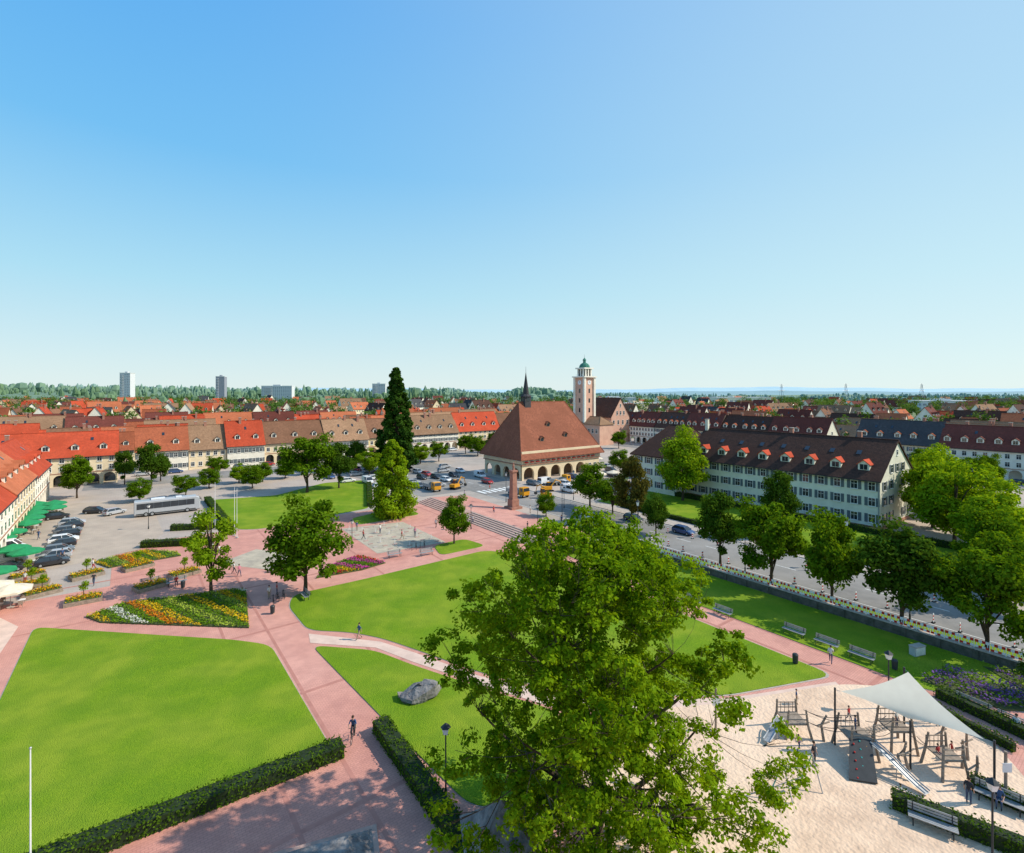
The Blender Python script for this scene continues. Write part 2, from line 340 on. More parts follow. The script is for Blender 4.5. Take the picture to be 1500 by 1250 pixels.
sheet('lawn',[G(92,-88)[:2],G(112,-88)[:2],G(112,45)[:2],G(92,45)[:2]],.09,M['lawn'],.06)
sheet('lawn',[G(70,-60)[:2],G(73.4,-60)[:2],G(73.4,60)[:2],G(69,60)[:2]],.10,M['lawn'],.08)
sheet('gravel_path',[(-22.6,56.9),(-14.2,55.1),(-9.9,52.7),(-3,48.4),(6,45),(18.8,44.9),(30,47.5),(30,45),(17,43),(4,43.4),(-2,46.5),(-9.9,51),(-14.3,53.8),(-21.6,54.8)],.04,M['palepath'])
sheet('playground_sand',rounded([(8,43),(17,44),(30.3,47.2),(36.3,46.4),(37.3,40.3),(35.6,35.1),(33,30),(30,24),(5,24),(5,38)],2),.05,M['sand'])
ff=[Vector((-33.4,100.2)),Vector((-22.5,105.5)),Vector((-11.8,91.4)),Vector((-22.3,84.9))]
sheet('fountain_field',ff,.035,M['fount'])
sheet('fountain_field',[(-46,80),(-43.6,87.3),(-34,84),(-36,77)],.035,M['fount'])
sheet('gravel_path',[(-63,62),(-56.5,58.6),(-36,27),(-44,27)],.035,M['palepath'])
b=B()
for i in range(7):
    for j in range(8):
        u,v=(i+.6)/7.2,(j+.6)/8.2; q=ff[0].lerp(ff[1],u).lerp(ff[3].lerp(ff[2],u),v)
        if (i*5+j*3)%4==1: continue
        b.M=Matrix.Translation((q.x,q.y,0))@Matrix.Rotation(PHI,4,'Z'); b.box('slabs',M['step'] if (i+j)%3 else M['kerb'],-.4,.4,-.25,.25,.02,.09)
        if (i*3+j)%4==0: b.tube('jets',M['wpaint'],[(0,0,.1),(.03,0,.6),(.0,.03,.95)],[.05,.035,.01],5)
b.M=Matrix.Identity(4)
place(b.build('f'),'water_fountain')

# steps and terrace
b=B()
for seg in [(0,27),(33,46)]:
    for i in range(6): b.box('steps',M['step'],i*.68,(i+1)*.68-(.004),seg[0],seg[1],0,(i+1)*.13)
b.box('plinth',M['step'],0,4.07,27.01,32.99,0,.79)
b.prism('terrace',M['paving'],[(4.08,0,0),(4.08,0,.78),(14,0,.035),(14,0,0)],(0,46,0))
for i in range(6): b.box('step_edges',M['kerb'],i*.68-.012,i*.68+.14,0.01,26.99,(i+1)*.13+.002,(i+1)*.13+.012)
place(b.build('s'),'stone_steps',G(56,-67),RA)
b=B(); b.box('wall',M['stone'],0,.5,-75,0,0,1.0); b.box('coping',M['kerb'],-.06,.56,-75,0,1.0,1.1)
for i in range(25): b.box('buttress',M['stone'],-.12,-.003,-75+i*3,-74.6+i*3,0,.95)
place(b.build('w'),'retaining_wall',G(68.2,-64),RA)
b=B()
for i in range(62):
    y=-73+i*1.18
    for k in range(4):
        b.box('boards',M['red'] if (k+i)%2 else M['wpaint'],.0,.03,y+k*.27,y+(k+1)*.27-.004,1.72,2.0)
        b.box('boards',M['wpaint'] if (k+i)%2 else M['red'],.0,.03,y+k*.27,y+(k+1)*.27-.004,1.22,1.42)
        b.box('bars',M['wpaint'],.005,.025,y+k*.27+.1,y+k*.27+.15,1.42,1.72)
    b.box('posts',M['wpaint'],-.02,.05,y-.06,y-.01,1.1,2.1)
place(b.build('c'),'construction_barrier',G(68.4,-64),RA)

# ---------------------------------------------------------------- buildings
def window(b,cx,z,w,h,shut=None,panes=2,sill=True):
    b.box('windows',M['frame'],cx-w/2-.09,cx+w/2+.09,-.06,.0,z-.09,z+h+.09)
    pw=w/panes
    for i in range(panes):
        b.box('windows',M['glass'],cx-w/2+i*pw+.035,cx-w/2+(i+1)*pw-.035,-.075,-.058,z+.03,z+h*.62); b.box('windows',M['glass'],cx-w/2+i*pw+.035,cx-w/2+(i+1)*pw-.035,-.075,-.058,z+h*.62+.07,z+h-.03)
    if sill: b.box('sills',M['frame'],cx-w/2-.15,cx+w/2+.15,-.17,-.003,z-.17,z-.093)
    if shut:
        for s in (-1,1):
            a=cx+s*(w/2+.12); b.box('shutters',shut,min(a,a+s*w*.48),max(a,a+s*w*.48),-.09,-.003,z-.05,z+h+.05)
def roof(b,W,D,e,r,mat_,oh=.5,ox=.3,th=.22,x0=0,y0=0):
    s=(r-e)/(D/2)
    p=[(y0-oh,e-s*oh),(y0+D/2,r),(y0+D+oh,e-s*oh),(y0+D+oh,e-s*oh-th),(y0+D/2,r-th),(y0-oh,e-s*oh-th)]
    vs=[(x0-ox,a,z) for a,z in p]+[(x0+W+ox,a,z) for a,z in p]
    b.add('roof',mat_,vs,[(0,6,7,1),(1,7,8,2),(2,8,9,3),(3,9,10,4),(4,10,11,5),(5,11,6,0),(0,1,4,5),(1,2,3,4),(6,11,10,7),(7,10,9,8)])
    b.box('ridge_tiles',mat_,x0-ox,x0+W+ox,y0+D/2-.16,y0+D/2+.16,r-.05,r+.1)
    b.box('gutter',M['darkmetal'],x0-ox,x0+W+ox,y0-oh-.12,y0-oh-.003,e-s*oh-th,e-s*oh-.05)
def hip(b,W,D,e,r,mat_,inset,oh=.6,x0=0,y0=0,th=.25):
    s=(r-e)/(D/2); z=e-s*oh
    vs=[(x0-oh,y0-oh,z),(x0+W+oh,y0-oh,z),(x0+W+oh,y0+D+oh,z),(x0-oh,y0+D+oh,z),(x0+inset,y0+D/2,r),(x0+W-inset,y0+D/2,r)]
    vs+=[(a,c,z-th) for a,c,_ in vs[:4]]
    b.add('roof',mat_,vs,[(0,1,5,4),(1,2,5),(2,3,4,5),(3,0,4),(0,6,7,1),(1,7,8,2),(2,8,9,3),(3,9,6,0),(6,9,8,7)])
    for i,j in ((0,4),(1,5),(3,4),(2,5),(4,5)): b.tube('hip_tiles',mat_,[vs[i],vs[j]],.14,5)
def walls(b,W,D,e,r,m,x0=0,y0=0,gable=True):
    b.box('walls',m,x0,x0+W,y0,y0+D,0,e-.02)
    if gable: b.prism('gables',m,[(x0,y0,e-.018),(x0,y0+D,e-.018),(x0,y0+D/2,r-.24)],(W,0,0))
def dormer(b,x,D,e,r,w,h,zf,rm,wm=None,y0=0):
    s=(r-e)/(D/2); yf=y0+(zf-e)/s; top=zf+h; pk=top+w*.42
    L1=(top-zf)/s+.3
    b.box('dormers',wm or M['white'],x-w/2,x+w/2,yf,yf+L1,zf-.3,top)
    Lp=(pk-zf)/s+.2
    b.prism('dormers',wm or M['white'],[(x-w/2,yf,top+.002),(x+w/2,yf,top+.002),(x,yf,pk-.1)],(0,.25,0))
    for sg in (-1,1):
        b.prism('dormer_roofs',rm,[(x,yf-.25,pk),(x+sg*(w/2+.22),yf-.25,top-.12),(x+sg*(w/2+.22),yf-.25,top-.26),(x,yf-.25,pk-.15)],(0,Lp+.25,0))
    b.box('dormers',M['glass'],x-w*.32,x-.04,yf-.04,yf-.003,zf+.1,top-.12); b.box('dormers',M['glass'],x+.04,x+w*.32,yf-.04,yf-.003,zf+.1,top-.12)
def chimney(b,x,y,z0,z1,m=None):
    b.box('chimney',m or M['sandstone'],x-.4,x+.4,y-.35,y+.35,z0,z1); b.box('chimney',M['kerb'],x-.47,x+.47,y-.42,y+.42,z1+.002,z1+.15)
def arches(b,part,m,x0,x1,n,z1,spring,fr=.36,th=.5,seg=9,zb=0):
    Wb=(x1-x0)/n
    for i in range(n):
        a=x0+i*Wb; c=a+Wb/2; r=Wb*fr
        arc=[(c+r*math.cos(math.pi*k/seg),spring+r*math.sin(math.pi*k/seg)) for k in range(seg+1)]
        for y in (0,th):
            b.add(part,m,[(a,y,zb),(c-r,y,zb),(c-r,y,spring),(a,y,spring)],[(0,1,2,3)])
            b.add(part,m,[(c+r,y,zb),(a+Wb,y,zb),(a+Wb,y,spring),(c+r,y,spring)],[(0,1,2,3)])
            b.add(part,m,[(a,y,spring),(c-r,y,spring),(c-r,y,z1),(a,y,z1)],[(0,1,2,3)])
            b.add(part,m,[(c+r,y,spring),(a+Wb,y,spring),(a+Wb,y,z1),(c+r,y,z1)],[(0,1,2,3)])
            for k in range(seg):
                p,q=arc[k],arc[k+1]
                b.add(part,m,[(q[0],y,q[1]),(p[0],y,p[1]),(p[0],y,z1),(q[0],y,z1)],[(0,1,2,3)])
        path=[(c+r,zb)]+arc+[(c-r,zb)]
        for k in range(len(path)-1):
            p,q=path[k],path[k+1]; b.add(part,m,[(p[0],0,p[1]),(q[0],0,q[1]),(q[0],th,q[1]),(p[0],th,p[1])],[(0,1,2,3)])
def side(b,ang,ox,oy):
    b.M=Matrix.Translation((ox,oy,0))@Matrix.Rotation(ang,4,'Z')
def row_house(W,D,e,r,wm,rm,nw,nd,arc=False,shut=None,gw=True,drm=None,seed=0):
    b=B(); R=random.Random(seed)
    if arc:
        arches(b,'arcade',wm,0,W,max(3,int(W/3.4)),3.6,1.9,.38,.45)
        b.box('walls',wm,0,W,0,D,3.602,e-.02); b.box('walls',wm,0,W,3.2,D,0,3.6)
        b.prism('gables',wm,[(0,0,e-.018),(0,D,e-.018),(0,D/2,r-.24)],(W,0,0))
        for k in range(int(W/4)): b.box('shopfront',M['glass'],1+k*4,3.6+k*4,3.1,3.197,.3,2.8)
        rows=[4.6,] if e<8.2 else [4.3,6.7]
    else:
        walls(b,W,D,e,r,wm)
        fl=3 if e>8.5 else 2; rows=[1.2+i*(e-.4)/fl for i in range(fl)]
    roof(b,W,D,e,r,rm)
    for z in rows:
        for i in range(nw): window(b,W*(i+.5)/nw,z,1.05,1.35,shut)
    if arc: b.box('string_course',M['sandstone'],0,W,-.08,-.003,3.6,3.8)
    for i in range(nd): dormer(b,W*(i+.5)/nd+R.uniform(-.4,.4),D,e,r,1.7,1.3,e+(r-e)*.22,drm or rm)
    if nd>1:
        for i in range(nd-1):
            s=(r-e)/(D/2); z=e+(r-e)*.6; y=(z-e)/s; x=W*(i+1)/nd
            if R.random()<.6: b.prism('skylights',M['glass'],[(x,y,z+.05),(x+.7,y,z+.05),(x+.7,y+.8,z+s*.8+.05),(x,y+.8,z+s*.8+.05)],(0,-.02,.05))
    for i in range(R.randint(1,2)): chimney(b,W*R.uniform(.15,.85),D*R.uniform(.42,.62),r-2,r+1.1)
    if gw:
        for ang,ox,oy in ((-math.pi/2,0,D),(math.pi/2,W,0)):
            side(b,ang,ox,oy)
            for z in rows:
                for i in range(3): window(b,D*(i+.5)/3,z,1.0,1.3,shut)
            window(b,D/2,e+.6,1.0,1.2)
            b.M=Matrix.Identity(4)
    return b
W_='white'
rowN=[(2,16.5,'rust',W_,6,2,7.6,0),(16.7,28,'tan','cream',5,2,7.2,.5),(28.2,40.3,'red',W_,5,2,7.8,-.3),(40.5,62.5,'brown','cream',9,3,7.9,.6),(62.8,80,'tan',W_,7,3,7.5,0),(80.3,99.7,'brown','yellow',7,3,7.9,.8),(100,123.3,'tan',W_,9,4,8.2,0),(123.6,148,'red','cream',9,4,8.5,.5),(148.3,175,'brown',W_,9,4,8.4,0)]
for i,(a,c,rm,wm,nw,nd,e,dq) in enumerate(rowN):
    bb=row_house(c-a,13,e,e+7.2+(i*37%5)*.25,M[wm],M['r_'+rm],nw,nd,arc=(i>2),shut=M['shut'] if i in(0,2,4,6) else None,seed=i)
    place(bb.build('h'),'town_house',G(a,-206-dq),RA)
bb=row_house(44,13,8.7,15,M['cream'],M['r_red'],16,7,arc=True,seed=30); place(bb.build('h'),'arcaded_house',G(-46.5,-191),RA)
for i,(qn,rm,wm,e) in enumerate([(-150,'red','white',8.8),(-124,'orange','cream',9.3),(-99,'red','white',9.0),(-74,'rust','white',9.3)]):
    bb=row_house(25,13,e,e+6.5,M[wm],M['r_'+rm],8,4,arc=True,seed=40+i); place(bb.build('h'),'arcaded_house',G(-16,qn),RC)
rr=[(-178,-163,'maroon','white'),(-162.8,-146,'dark','white'),(-145.8,-128,'maroon','cream'),(-127.8,-106,'dark','white'),(-105.8,-84,'maroon','offw'),(-74,-50,'slate','cream'),(-49.8,-30,'maroon','white'),(-29.8,-8,'dark','offw'),(-7.8,14,'maroon','white')]
for i,(a,c,rm,wm) in enumerate(rr):
    bb=row_house(c-a,13,9.4,16+(i%3)*.35,M[wm],M['r_'+rm],8,5,arc=True,shut=M['shut'] if i%2 else None,drm=M['r_rust'] if i%2 else M['r_maroon'],seed=60+i); place(bb.build('h'),'arcaded_house',G(211+(i%2)*.5,a),RB)

# market hall : hipped hall with arcade and ridge turret
b=B(); W,D=33,20; e,r=8.4,23.4
arches(b,'arcade',M['cream'],0,27,5,4.6,1.8,.37,.7); b.box('walls',M['cream'],27.003,W,0,D-.003,0,4.6)
side(b,-math.pi/2,0,D); arches(b,'arcade_side',M['cream'],0,D-.71,4,4.6,1.8,.36,.7); b.M=Matrix.Identity(4)
b.box('inner_wall',M['wood'],4,26.9,4,D-.1,0,4.55)
b.box('upper_walls',M['cream'],-.25,W+.25,-.25,D+.25,4.603,8.7)
b.box('cornice',M['sandstone'],-.4,W+.4,-.4,D+.4,4.61,4.9)
side(b,0,0,-.25)
for i in range(15): window(b,1.3+i*2.17,5.9,1.5,1.6)
for i in range(14): b.box('flower_boxes',FL['r'],.7+i*2.17,1.9+i*2.17,-.55,-.2,5.35,5.7)
side(b,-math.pi/2,-.25,D)
for i in range(9): window(b,1.2+i*2.2,5.9,1.5,1.6)
b.M=Matrix.Identity(4)
for x in (28.7,31): window(b,x,1.5,1,1.6)
hip(b,W,D,e,r,M['r_hall'],6.5,oh=1.3)
for x,zf in ((9.5,11.2),(20,12),(14.5,15.5)): dormer(b,x,D,e,r,1.5,1.1,zf,M['r_hall'],M['wood'])
b.box('turret',M['r_slate'],8.2,10.6,8.8,11.2,21.5,25.2)
for k in range(4):
    b.M=Matrix.Translation((9.4,10,0))@Matrix.Rotation(k*math.pi/2,4,'Z'); b.box('turret_openings',M['glass'],-.6,.6,-1.24,-1.203,23.6,24.9)
b.M=Matrix.Identity(4)
b.cone('spire',M['r_slate'],(9.4,10),1.9,25.2,27.2,8,.39); b.cone('spire',M['r_slate'],(9.4,10),1.05,26.3,33.5,8,.39)
b.tube('finial',M['darkmetal'],[(9.4,10,33.2),(9.4,10,35)],[.06,.03])
place(b.build('h'),'market_hall',G(94.5,-121),RA)

# Town hall + tower
b=B(); walls(b,26,14,14,23.4,M['pinkw']); roof(b,26,14,14,23.4,M['r_dark'])
for z in (5.5,9.5):
    for i in range(8): window(b,26*(i+.5)/8,z,1.2,2,M['frame'])
side(b,math.pi/2,26,0)
for i in range(4): window(b,14*(i+.5)/4,9.5,1.2,2.2)
for i in range(3): window(b,7+(i-1)*2.6,14.5,1.1,2)
window(b,7,18.6,1,1.6)
b.M=Matrix.Translation((26.6,0,0))@Matrix.Rotation(math.pi/2,4,'Z'); arches(b,'arcade',M['pinkw'],0,14,4,6.5,3.4,.36,.5)
b.M=Matrix.Identity(4)
place(b.build('h'),'town_hall',G(200,-207),RB)
b=B(); b.box('walls',M['pinkw'],11,30,0,10,0,10); b.box('cornice',M['sandstone'],10.9,30.1,-.15,10.1,10.002,10.5)
hip(b,19,10,10.6,14,M['r_tan'],4,oh=.4,x0=11)
for i in range(7): window(b,12.3+i*2.6,6,1.2,2)
place(b.build('h'),'town_hall_wing',G(186,-206),RB)
b=B(); t=3.5
b.box('shaft',M['pinkw'],-t,t,-t,t,0,34)
for sx in(-1,1):
    for sy in(-1,1): b.box('corner_pilasters',M['white'],sx*t-.6,sx*t+.6,sy*t-.6,sy*t+.6,0,34)
for k in range(4):
    b.M=Matrix.Rotation(k*math.pi/2,4,'Z')
    for z in (16,21,26): b.box('tower_windows',M['glass'],-.55,.55,-t-.05,-t-.003,z,z+2.2)
    b.tube('clock_face',M['wpaint'],[(0,-t-.003,31.4),(0,-t-.12,31.4)],1.2,16)
    b.box('clock_hands',M['darkmetal'],-.06,.06,-t-.16,-t-.125,31.4,32.4); b.box('clock_hands',M['darkmetal'],0,.6,-t-.16,-t-.125,31.3,31.42)
    for x in (-1.9,0,1.9): b.box('belfry',M['white'],x-.35,x+.35,-3,-2.5,34.6,38.4)
b.M=Matrix.Identity(4)
b.box('gallery',M['white'],-4.6,4.6,-4.6,4.6,34.001,34.6); b.box('belfry_core',M['glass'],-2.2,2.2,-2.2,2.2,34.6,38.4); b.box('gallery',M['white'],-3.4,3.4,-3.4,3.4,38.4,39.1)
for k in range(12):
    a=k*math.pi/6; b.tube('railing',M['wpaint'],[(4.4*math.cos(a),4.4*math.sin(a),34.6),(4.4*math.cos(a),4.4*math.sin(a),35.7)],.08,4)
b.ell('dome',M['r_copper'],(0,0,39.1),(2.9,2.9,2.7),12,8); b.tube('lantern',M['r_copper'],[(0,0,41.3),(0,0,43)],[.8,.7],8); b.cone('lantern',M['r_copper'],(0,0),1.1,43,44.5,8); b.tube('finial',M['darkmetal'],[(0,0,44.2),(0,0,46)],[.08,.03])
place(b.build('h'),'town_hall_tower',G(190.5,-191),RA)

# long white office building on the right
b=B(); D=19; e,r=10,17
walls(b,43,D,e,r,M['offw'],x0=14); roof(b,43,D,e,r,M['r_dark'],x0=14,oh=.6)
b.box('wing_walls',M['offw'],0,13.99,-4,D,0,e-.02)
hip(b,14,D+4,e,r+.4,M['r_dark'],4,y0=-4,oh=.6)
for z in (1.4,4.6,7.6):
    for i in range(14): window(b,16+i*3.05,z,1.15,1.55,M['shut'])
side(b,0,0,-4)
for z in (1.4,4.6,7.6):
    for i in range(4): window(b,2+i*3.3,z,1.15,1.55,M['shut'])
side(b,-math.pi/2,0,D)
for z in (1.4,4.6,7.6):
    for i in range(6): window(b,2+i*3.6,z,1.15,1.55,M['shut'])
side(b,math.pi/2,57,0)
for z in (1.4,4.6,7.6):
    for i in (0,1,3,4): window(b,2.4+i*3.55,z,1.15,1.55,M['shut'])
for i in range(3): window(b,D/2+(i-1)*3.2,10.7,1.1,1.5,M['shut'])
window(b,D/2,14,.8,1)
b.M=Matrix.Identity(4)
for i in range(8): dormer(b,18+i*5.1,D,e,r,2.0,1.25,11.2,M['r_red'],M['offw'])
s=(r-e)/(D/2)
for i in range(7):
    x=20.5+i*5.1; z=13.8; y=(z-e)/s
    b.prism('skylights',M['glass'],[(x,y,z+.06),(x+.9,y,z+.06),(x+.9,y+1,z+s+.06),(x,y+1,z+s+.06)],(0,-.03,.06))
chimney(b,14.5,9,16,19.3,M['offw']); chimney(b,36,10,15,18.2); chimney(b,50,10.5,15,18.2)
b.box('plinth',M['sandstone'],13.9,57.1,-.1,D+.1,0,.7)
for x in (56.8,35.9,14.3): b.tube('downpipe',M['metal'],[(x,-.15,0),(x,-.15,9.6)],.08)
place(b.build('h'),'office_building',G(116,-93.4),RB)

# second rows and further town, shared meshes
proto=[]
for i,(rm,wm) in enumerate([('red','white'),('orange','cream'),('rust','cream'),('brown','white'),('tan','white'),('red','white'),('maroon','white'),('orange','white'),('brown','cream'),('dark','white'),('rust','yellow'),('red','pinkw'),('slate','white')]):
    Wd=[16,22,13,12,26,18,20,14,12,22,11,13,15][i]; e=[7,7.5,6,5.6,7.5,6.5,7.5,6,6,7.5,5.5,6,8.6][i]
    bb=row_house(Wd,11,e,e+6.2,M[wm],M['r_'+rm],max(3,int(Wd/3)),max(1,int(Wd/6)),shut=M['shut'] if i%3==0 else None,seed=90+i)
    proto.append((Wd,bb.build('town_house',True)))
R=random.Random(3)
redset=[0,1,2,5,7,10,11,3,8,4,2,6,0,5]; mixset=[0,2,3,4,8,10,6,12,5,7,9,1]; darkset=[6,9,3,2,4,8,6]
def inview(x,y): return y>60 and abs(x)<y*1.12+30
def rowfill(fixed,a0,a1,axis,pset):
    a=a0
    while a<a1:
        k=R.choice(pset); Wd,pt=proto[k]
        if R.random()<.16: a+=R.uniform(5,16); continue
        loc=G(a,fixed+R.uniform(-2.5,2.5)) if axis=='p' else G(fixed+R.uniform(-2.5,2.5),a)
        if inview(loc[0],loc[1]): place(pt,'town_house',loc,RA if axis=='p' else RB,(1,1,R.uniform(.85,1.2)))
        a+=Wd+.4
for q in (-236,-262,-292,-320,-350): rowfill(q,-130,260,'p',redset)
for q in (-228,-256): rowfill(q,-160,-50,'p',redset)
for p in (-48,-80): rowfill(p,-205,-110,'q',redset)
for p in (243,272,302,335): rowfill(p,-250,40,'q',darkset if p<260 else darkset+[0,1,2,7])
placed=[]
def free(x,y,d):
    for a,c in placed:
        if abs(a-x)<d and abs(c-y)<d: return False
    return True
for i in range(2200):
    y=R.uniform(250,1000)**1.0; x=R.uniform(-1.1,1.1)*y
    p=.8*x+.6*y; q=.6*x-.8*y
    if -60<p<350 and q>-375: continue
    if -175<p<0 and q>-275: continue
    if p>0 and q>60 and y<260: continue
    if not free(x,y,17 if y<500 else 24): continue
    if R.random()<.25+.3*(y>600)+(.2 if x>200 else 0): continue
    placed.append((x,y))
    k=R.choice(mixset if x<250 else mixset+darkset)
    place(proto[k][1],'town_house',(x,y,0),R.choice([RA,RB])+R.uniform(-.35,.35),(1,1,R.uniform(.85,1.35)))
    if len(placed)>400: break

# far blocks
def block(name,W,D,H,m,loc,rot,fl,nw,ribs=None):
    b=B(); b.box('walls',m,0,W,0,D,0,H); b.box('parapet',M['haze'],-.3,W+.3,-.3,D+.3,H+.002,H+.9); b.box('plant_room',m,W*.35,W*.6,D*.3,D*.7,H+.9,H+3)
    for ang,ox,oy,Ws in ((0,0,0,W),(-math.pi/2,0,D,D)):
        side(b,ang,ox,oy); n=nw if Ws==W else max(2,int(nw*D/W))
        for j in range(fl):
            for i in range(n):
                cx=Ws*(i+.5)/n; b.box('windows',M['hazed'],cx-Ws/n*.3,cx+Ws/n*.3,-.1,-.003,1.5+j*(H-2)/fl,1.5+(j+.5)*(H-2)/fl)
            b.box('balconies',M['haze'],Ws*.1,Ws*.35,-1.1,-.103,1+j*(H-2)/fl,1.2+j*(H-2)/fl+.7)
    place(b.build('h'),name,loc,rot)
block('apartment_tower',17,14,58,M['haze'],(-682,890,0),.1,20,6)
block('apartment_tower',14,13,52,M['hazed'],(-518,895,0),.2,18,5)
block('apartment_block',56,14,36,M['haze'],(-470,960,0),.05,13,16)
block('apartment_block',24,14,40,M['haze'],(-262,960,0),.1,14,8)
block('warehouse',90,40,16,M['offw'],(330,820,0),.1,2,10)
block('warehouse',70,40,13,M['haze'],(560,700,0),-.2,2,10)
block('warehouse',80,30,15,M['haze'],(140,880,0),.1,2,10)
block('school_building',50,18,13,M['cream'],(120,560,0),.3,4,14)

# hills and forest
def Hh(x,y):
    s=min(1,max(0,(y-680)/600)); s=s*s*(3-2*s)
    lf=1/(1+math.exp((x+50)/380))
    return -.6+s*(3+23*lf+4*math.sin(x*.004+1)+2.5*math.sin(x*.011))
b=B(); vs=[];fs=[]; nx,ny=90,22
for j in range(ny):
    for i in range(nx):
        y=660+ (j/(ny-1))**1.3*2600; x=(-1+2*i/(nx-1))*(y*1.35); vs.append((x,y,Hh(x,y)))
for j in range(ny-1):
    for i in range(nx-1): a=j*nx+i; fs.append((a,a+1,a+nx+1,a+nx))
M['hill']=mat('hill_meadow',(.18,.26,.16),(.13,.20,.13),scale=.01)
b.add('hills',M['hill'],vs,fs); place(smooth(b.build('hills',True)),'hills')
M['forest']=mat('forest_haze_thin',(.075,.145,.085),(.12,.20,.09),scale=.03,big=(.004,(.15,.24,.14),.6))  # aerial haze put into the forest colours, stronger in the next two
M['forest_m']=mat('forest_haze_mid',(.12,.21,.15),(.16,.26,.16),scale=.03,big=(.004,(.19,.28,.20),.5))
M['forest_r']=mat('forest_haze_pale',(.16,.27,.24),(.20,.31,.25),scale=.03,big=(.004,(.23,.33,.30),.5))
groups={0:([],[]),1:([],[]),2:([],[])}
for i in range(6000):
    y=R.uniform(740,2100); x=R.uniform(-1.15,1.15)*y
    n=math.sin(x*.006+y*.004)+math.sin(x*.013-y*.009+2)
    if y<1050 and n<.1: continue
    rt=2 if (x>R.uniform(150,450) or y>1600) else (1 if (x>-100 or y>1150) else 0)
    h=R.uniform(7,23)*(1 if x<100 else .65)*(.78+.3*math.sin(x*.02)+.15*math.sin(x*.053)); rad=h*R.uniform(.2,.36); z=Hh(x,y); vs,fs=groups[rt]; o=len(vs); ns=6; a0=R.random()*6
    con=R.random()<.5
    for (zz,rr_) in ([(z-.5,rad),(z+h*.35,rad*.8),(z+h*.7,rad*.42)] if con else [(z-.5,rad*.7),(z+h*.4,rad*1.35),(z+h*.8,rad*.95)]):
        for k in range(ns): a=a0+k*2*math.pi/ns; q=rr_*R.uniform(.75,1.25); vs.append((x+q*math.cos(a),y+q*math.sin(a),zz+R.uniform(-.6,.6)))
    vs.append((x,y,z+h*(1 if con else .9)))
    for t in range(2):
        for k in range(ns): fs.append((o+t*ns+k,o+t*ns+(k+1)%ns,o+(t+1)*ns+(k+1)%ns,o+(t+1)*ns+k))
    for k in range(ns): fs.append((o+12+k,o+12+(k+1)%ns,o+18))
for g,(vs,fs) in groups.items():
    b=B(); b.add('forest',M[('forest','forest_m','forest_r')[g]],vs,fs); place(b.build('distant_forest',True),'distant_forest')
M['far']=mat('far_hills_haze',(.40,.56,.64),(.35,.51,.60),scale=.001)  # pale blue is distance haze painted into the hill colour
M['far2']=mat('far_forest_haze',(.25,.38,.41),(.21,.33,.36),scale=.003)  # weaker haze tint painted into the wooded plain
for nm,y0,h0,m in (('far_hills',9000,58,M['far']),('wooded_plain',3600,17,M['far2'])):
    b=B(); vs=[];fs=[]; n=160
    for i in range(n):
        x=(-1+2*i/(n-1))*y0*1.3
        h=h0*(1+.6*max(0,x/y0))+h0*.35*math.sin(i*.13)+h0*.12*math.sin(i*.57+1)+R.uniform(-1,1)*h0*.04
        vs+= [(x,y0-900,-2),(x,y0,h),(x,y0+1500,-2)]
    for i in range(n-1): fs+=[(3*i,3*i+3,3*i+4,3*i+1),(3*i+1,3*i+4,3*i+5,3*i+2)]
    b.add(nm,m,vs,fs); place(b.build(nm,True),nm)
# pylons
b=B()
for s in ((-1,-1),(1,-1),(1,1),(-1,1)): b.tube('legs',M['metal'],[(s[0]*4,s[1]*4,0),(s[0]*.6,s[1]*.6,40)],[.35,.2],4)
for z in (8,16,24,32):
    f=4-3.4*z/40
    b.tube('braces',M['metal'],[(-f,-f,z),(f,-f,z+5)],.2,4); b.tube('braces',M['metal'],[(f,-f,z),(-f,-f,z+5)],.2,4)
for z in (28,34,39): b.tube('arms',M['metal'],[(-9+(z-28)*.3,0,z),(9-(z-28)*.3,0,z)],.25,4)
pp=b.build('py')
for x,y in ((720,900),(590,905),(500,950)): place(pp,'power_pylon',(x,y,0),.4)

# ---------------------------------------------------------------- trees
T={}
T['mid']=[tree_parts(12,4.8,1.9,L_mid,46,230,.23) for _ in range(3)]
T['dark']=[tree_parts(12,4.8,1.8,L_dark,48,230,.23) for _ in range(2)]
T['bright']=[tree_parts(12,4.8,1.6,L_bright,48,270,.21) for _ in range(2)]
T['cop']=[tree_parts(12,4.8,1.8,L_cop,42,200,.25)]
T['open']=[tree_parts(12,4.2,1.9,L_bright,34,170,.20,cr=.27)]
T['con']=[tree_parts(35,7.4,1.2,L_con,200,180,.46,shape='con',cr=.23,pw=.55)]
T['cone']=[tree_parts(16.4,5.8,.9,L_bright,110,200,.25,shape='con',cr=.27,pw=.58)]
cnt=[0]
def tr(kind,x,y,H,dia,name='deciduous_tree'):
    v=T[kind]; k=v[cnt[0]%len(v)]; cnt[0]+=1
    bh={'con':35,'cone':16.4}.get(kind,12); bd={'con':14.4,'cone':10.8,'open':8.4}.get(kind,9.6)
    place(k,name,(x,y,0),R.uniform(0,6.28),(dia/bd,dia/bd,H/bh))
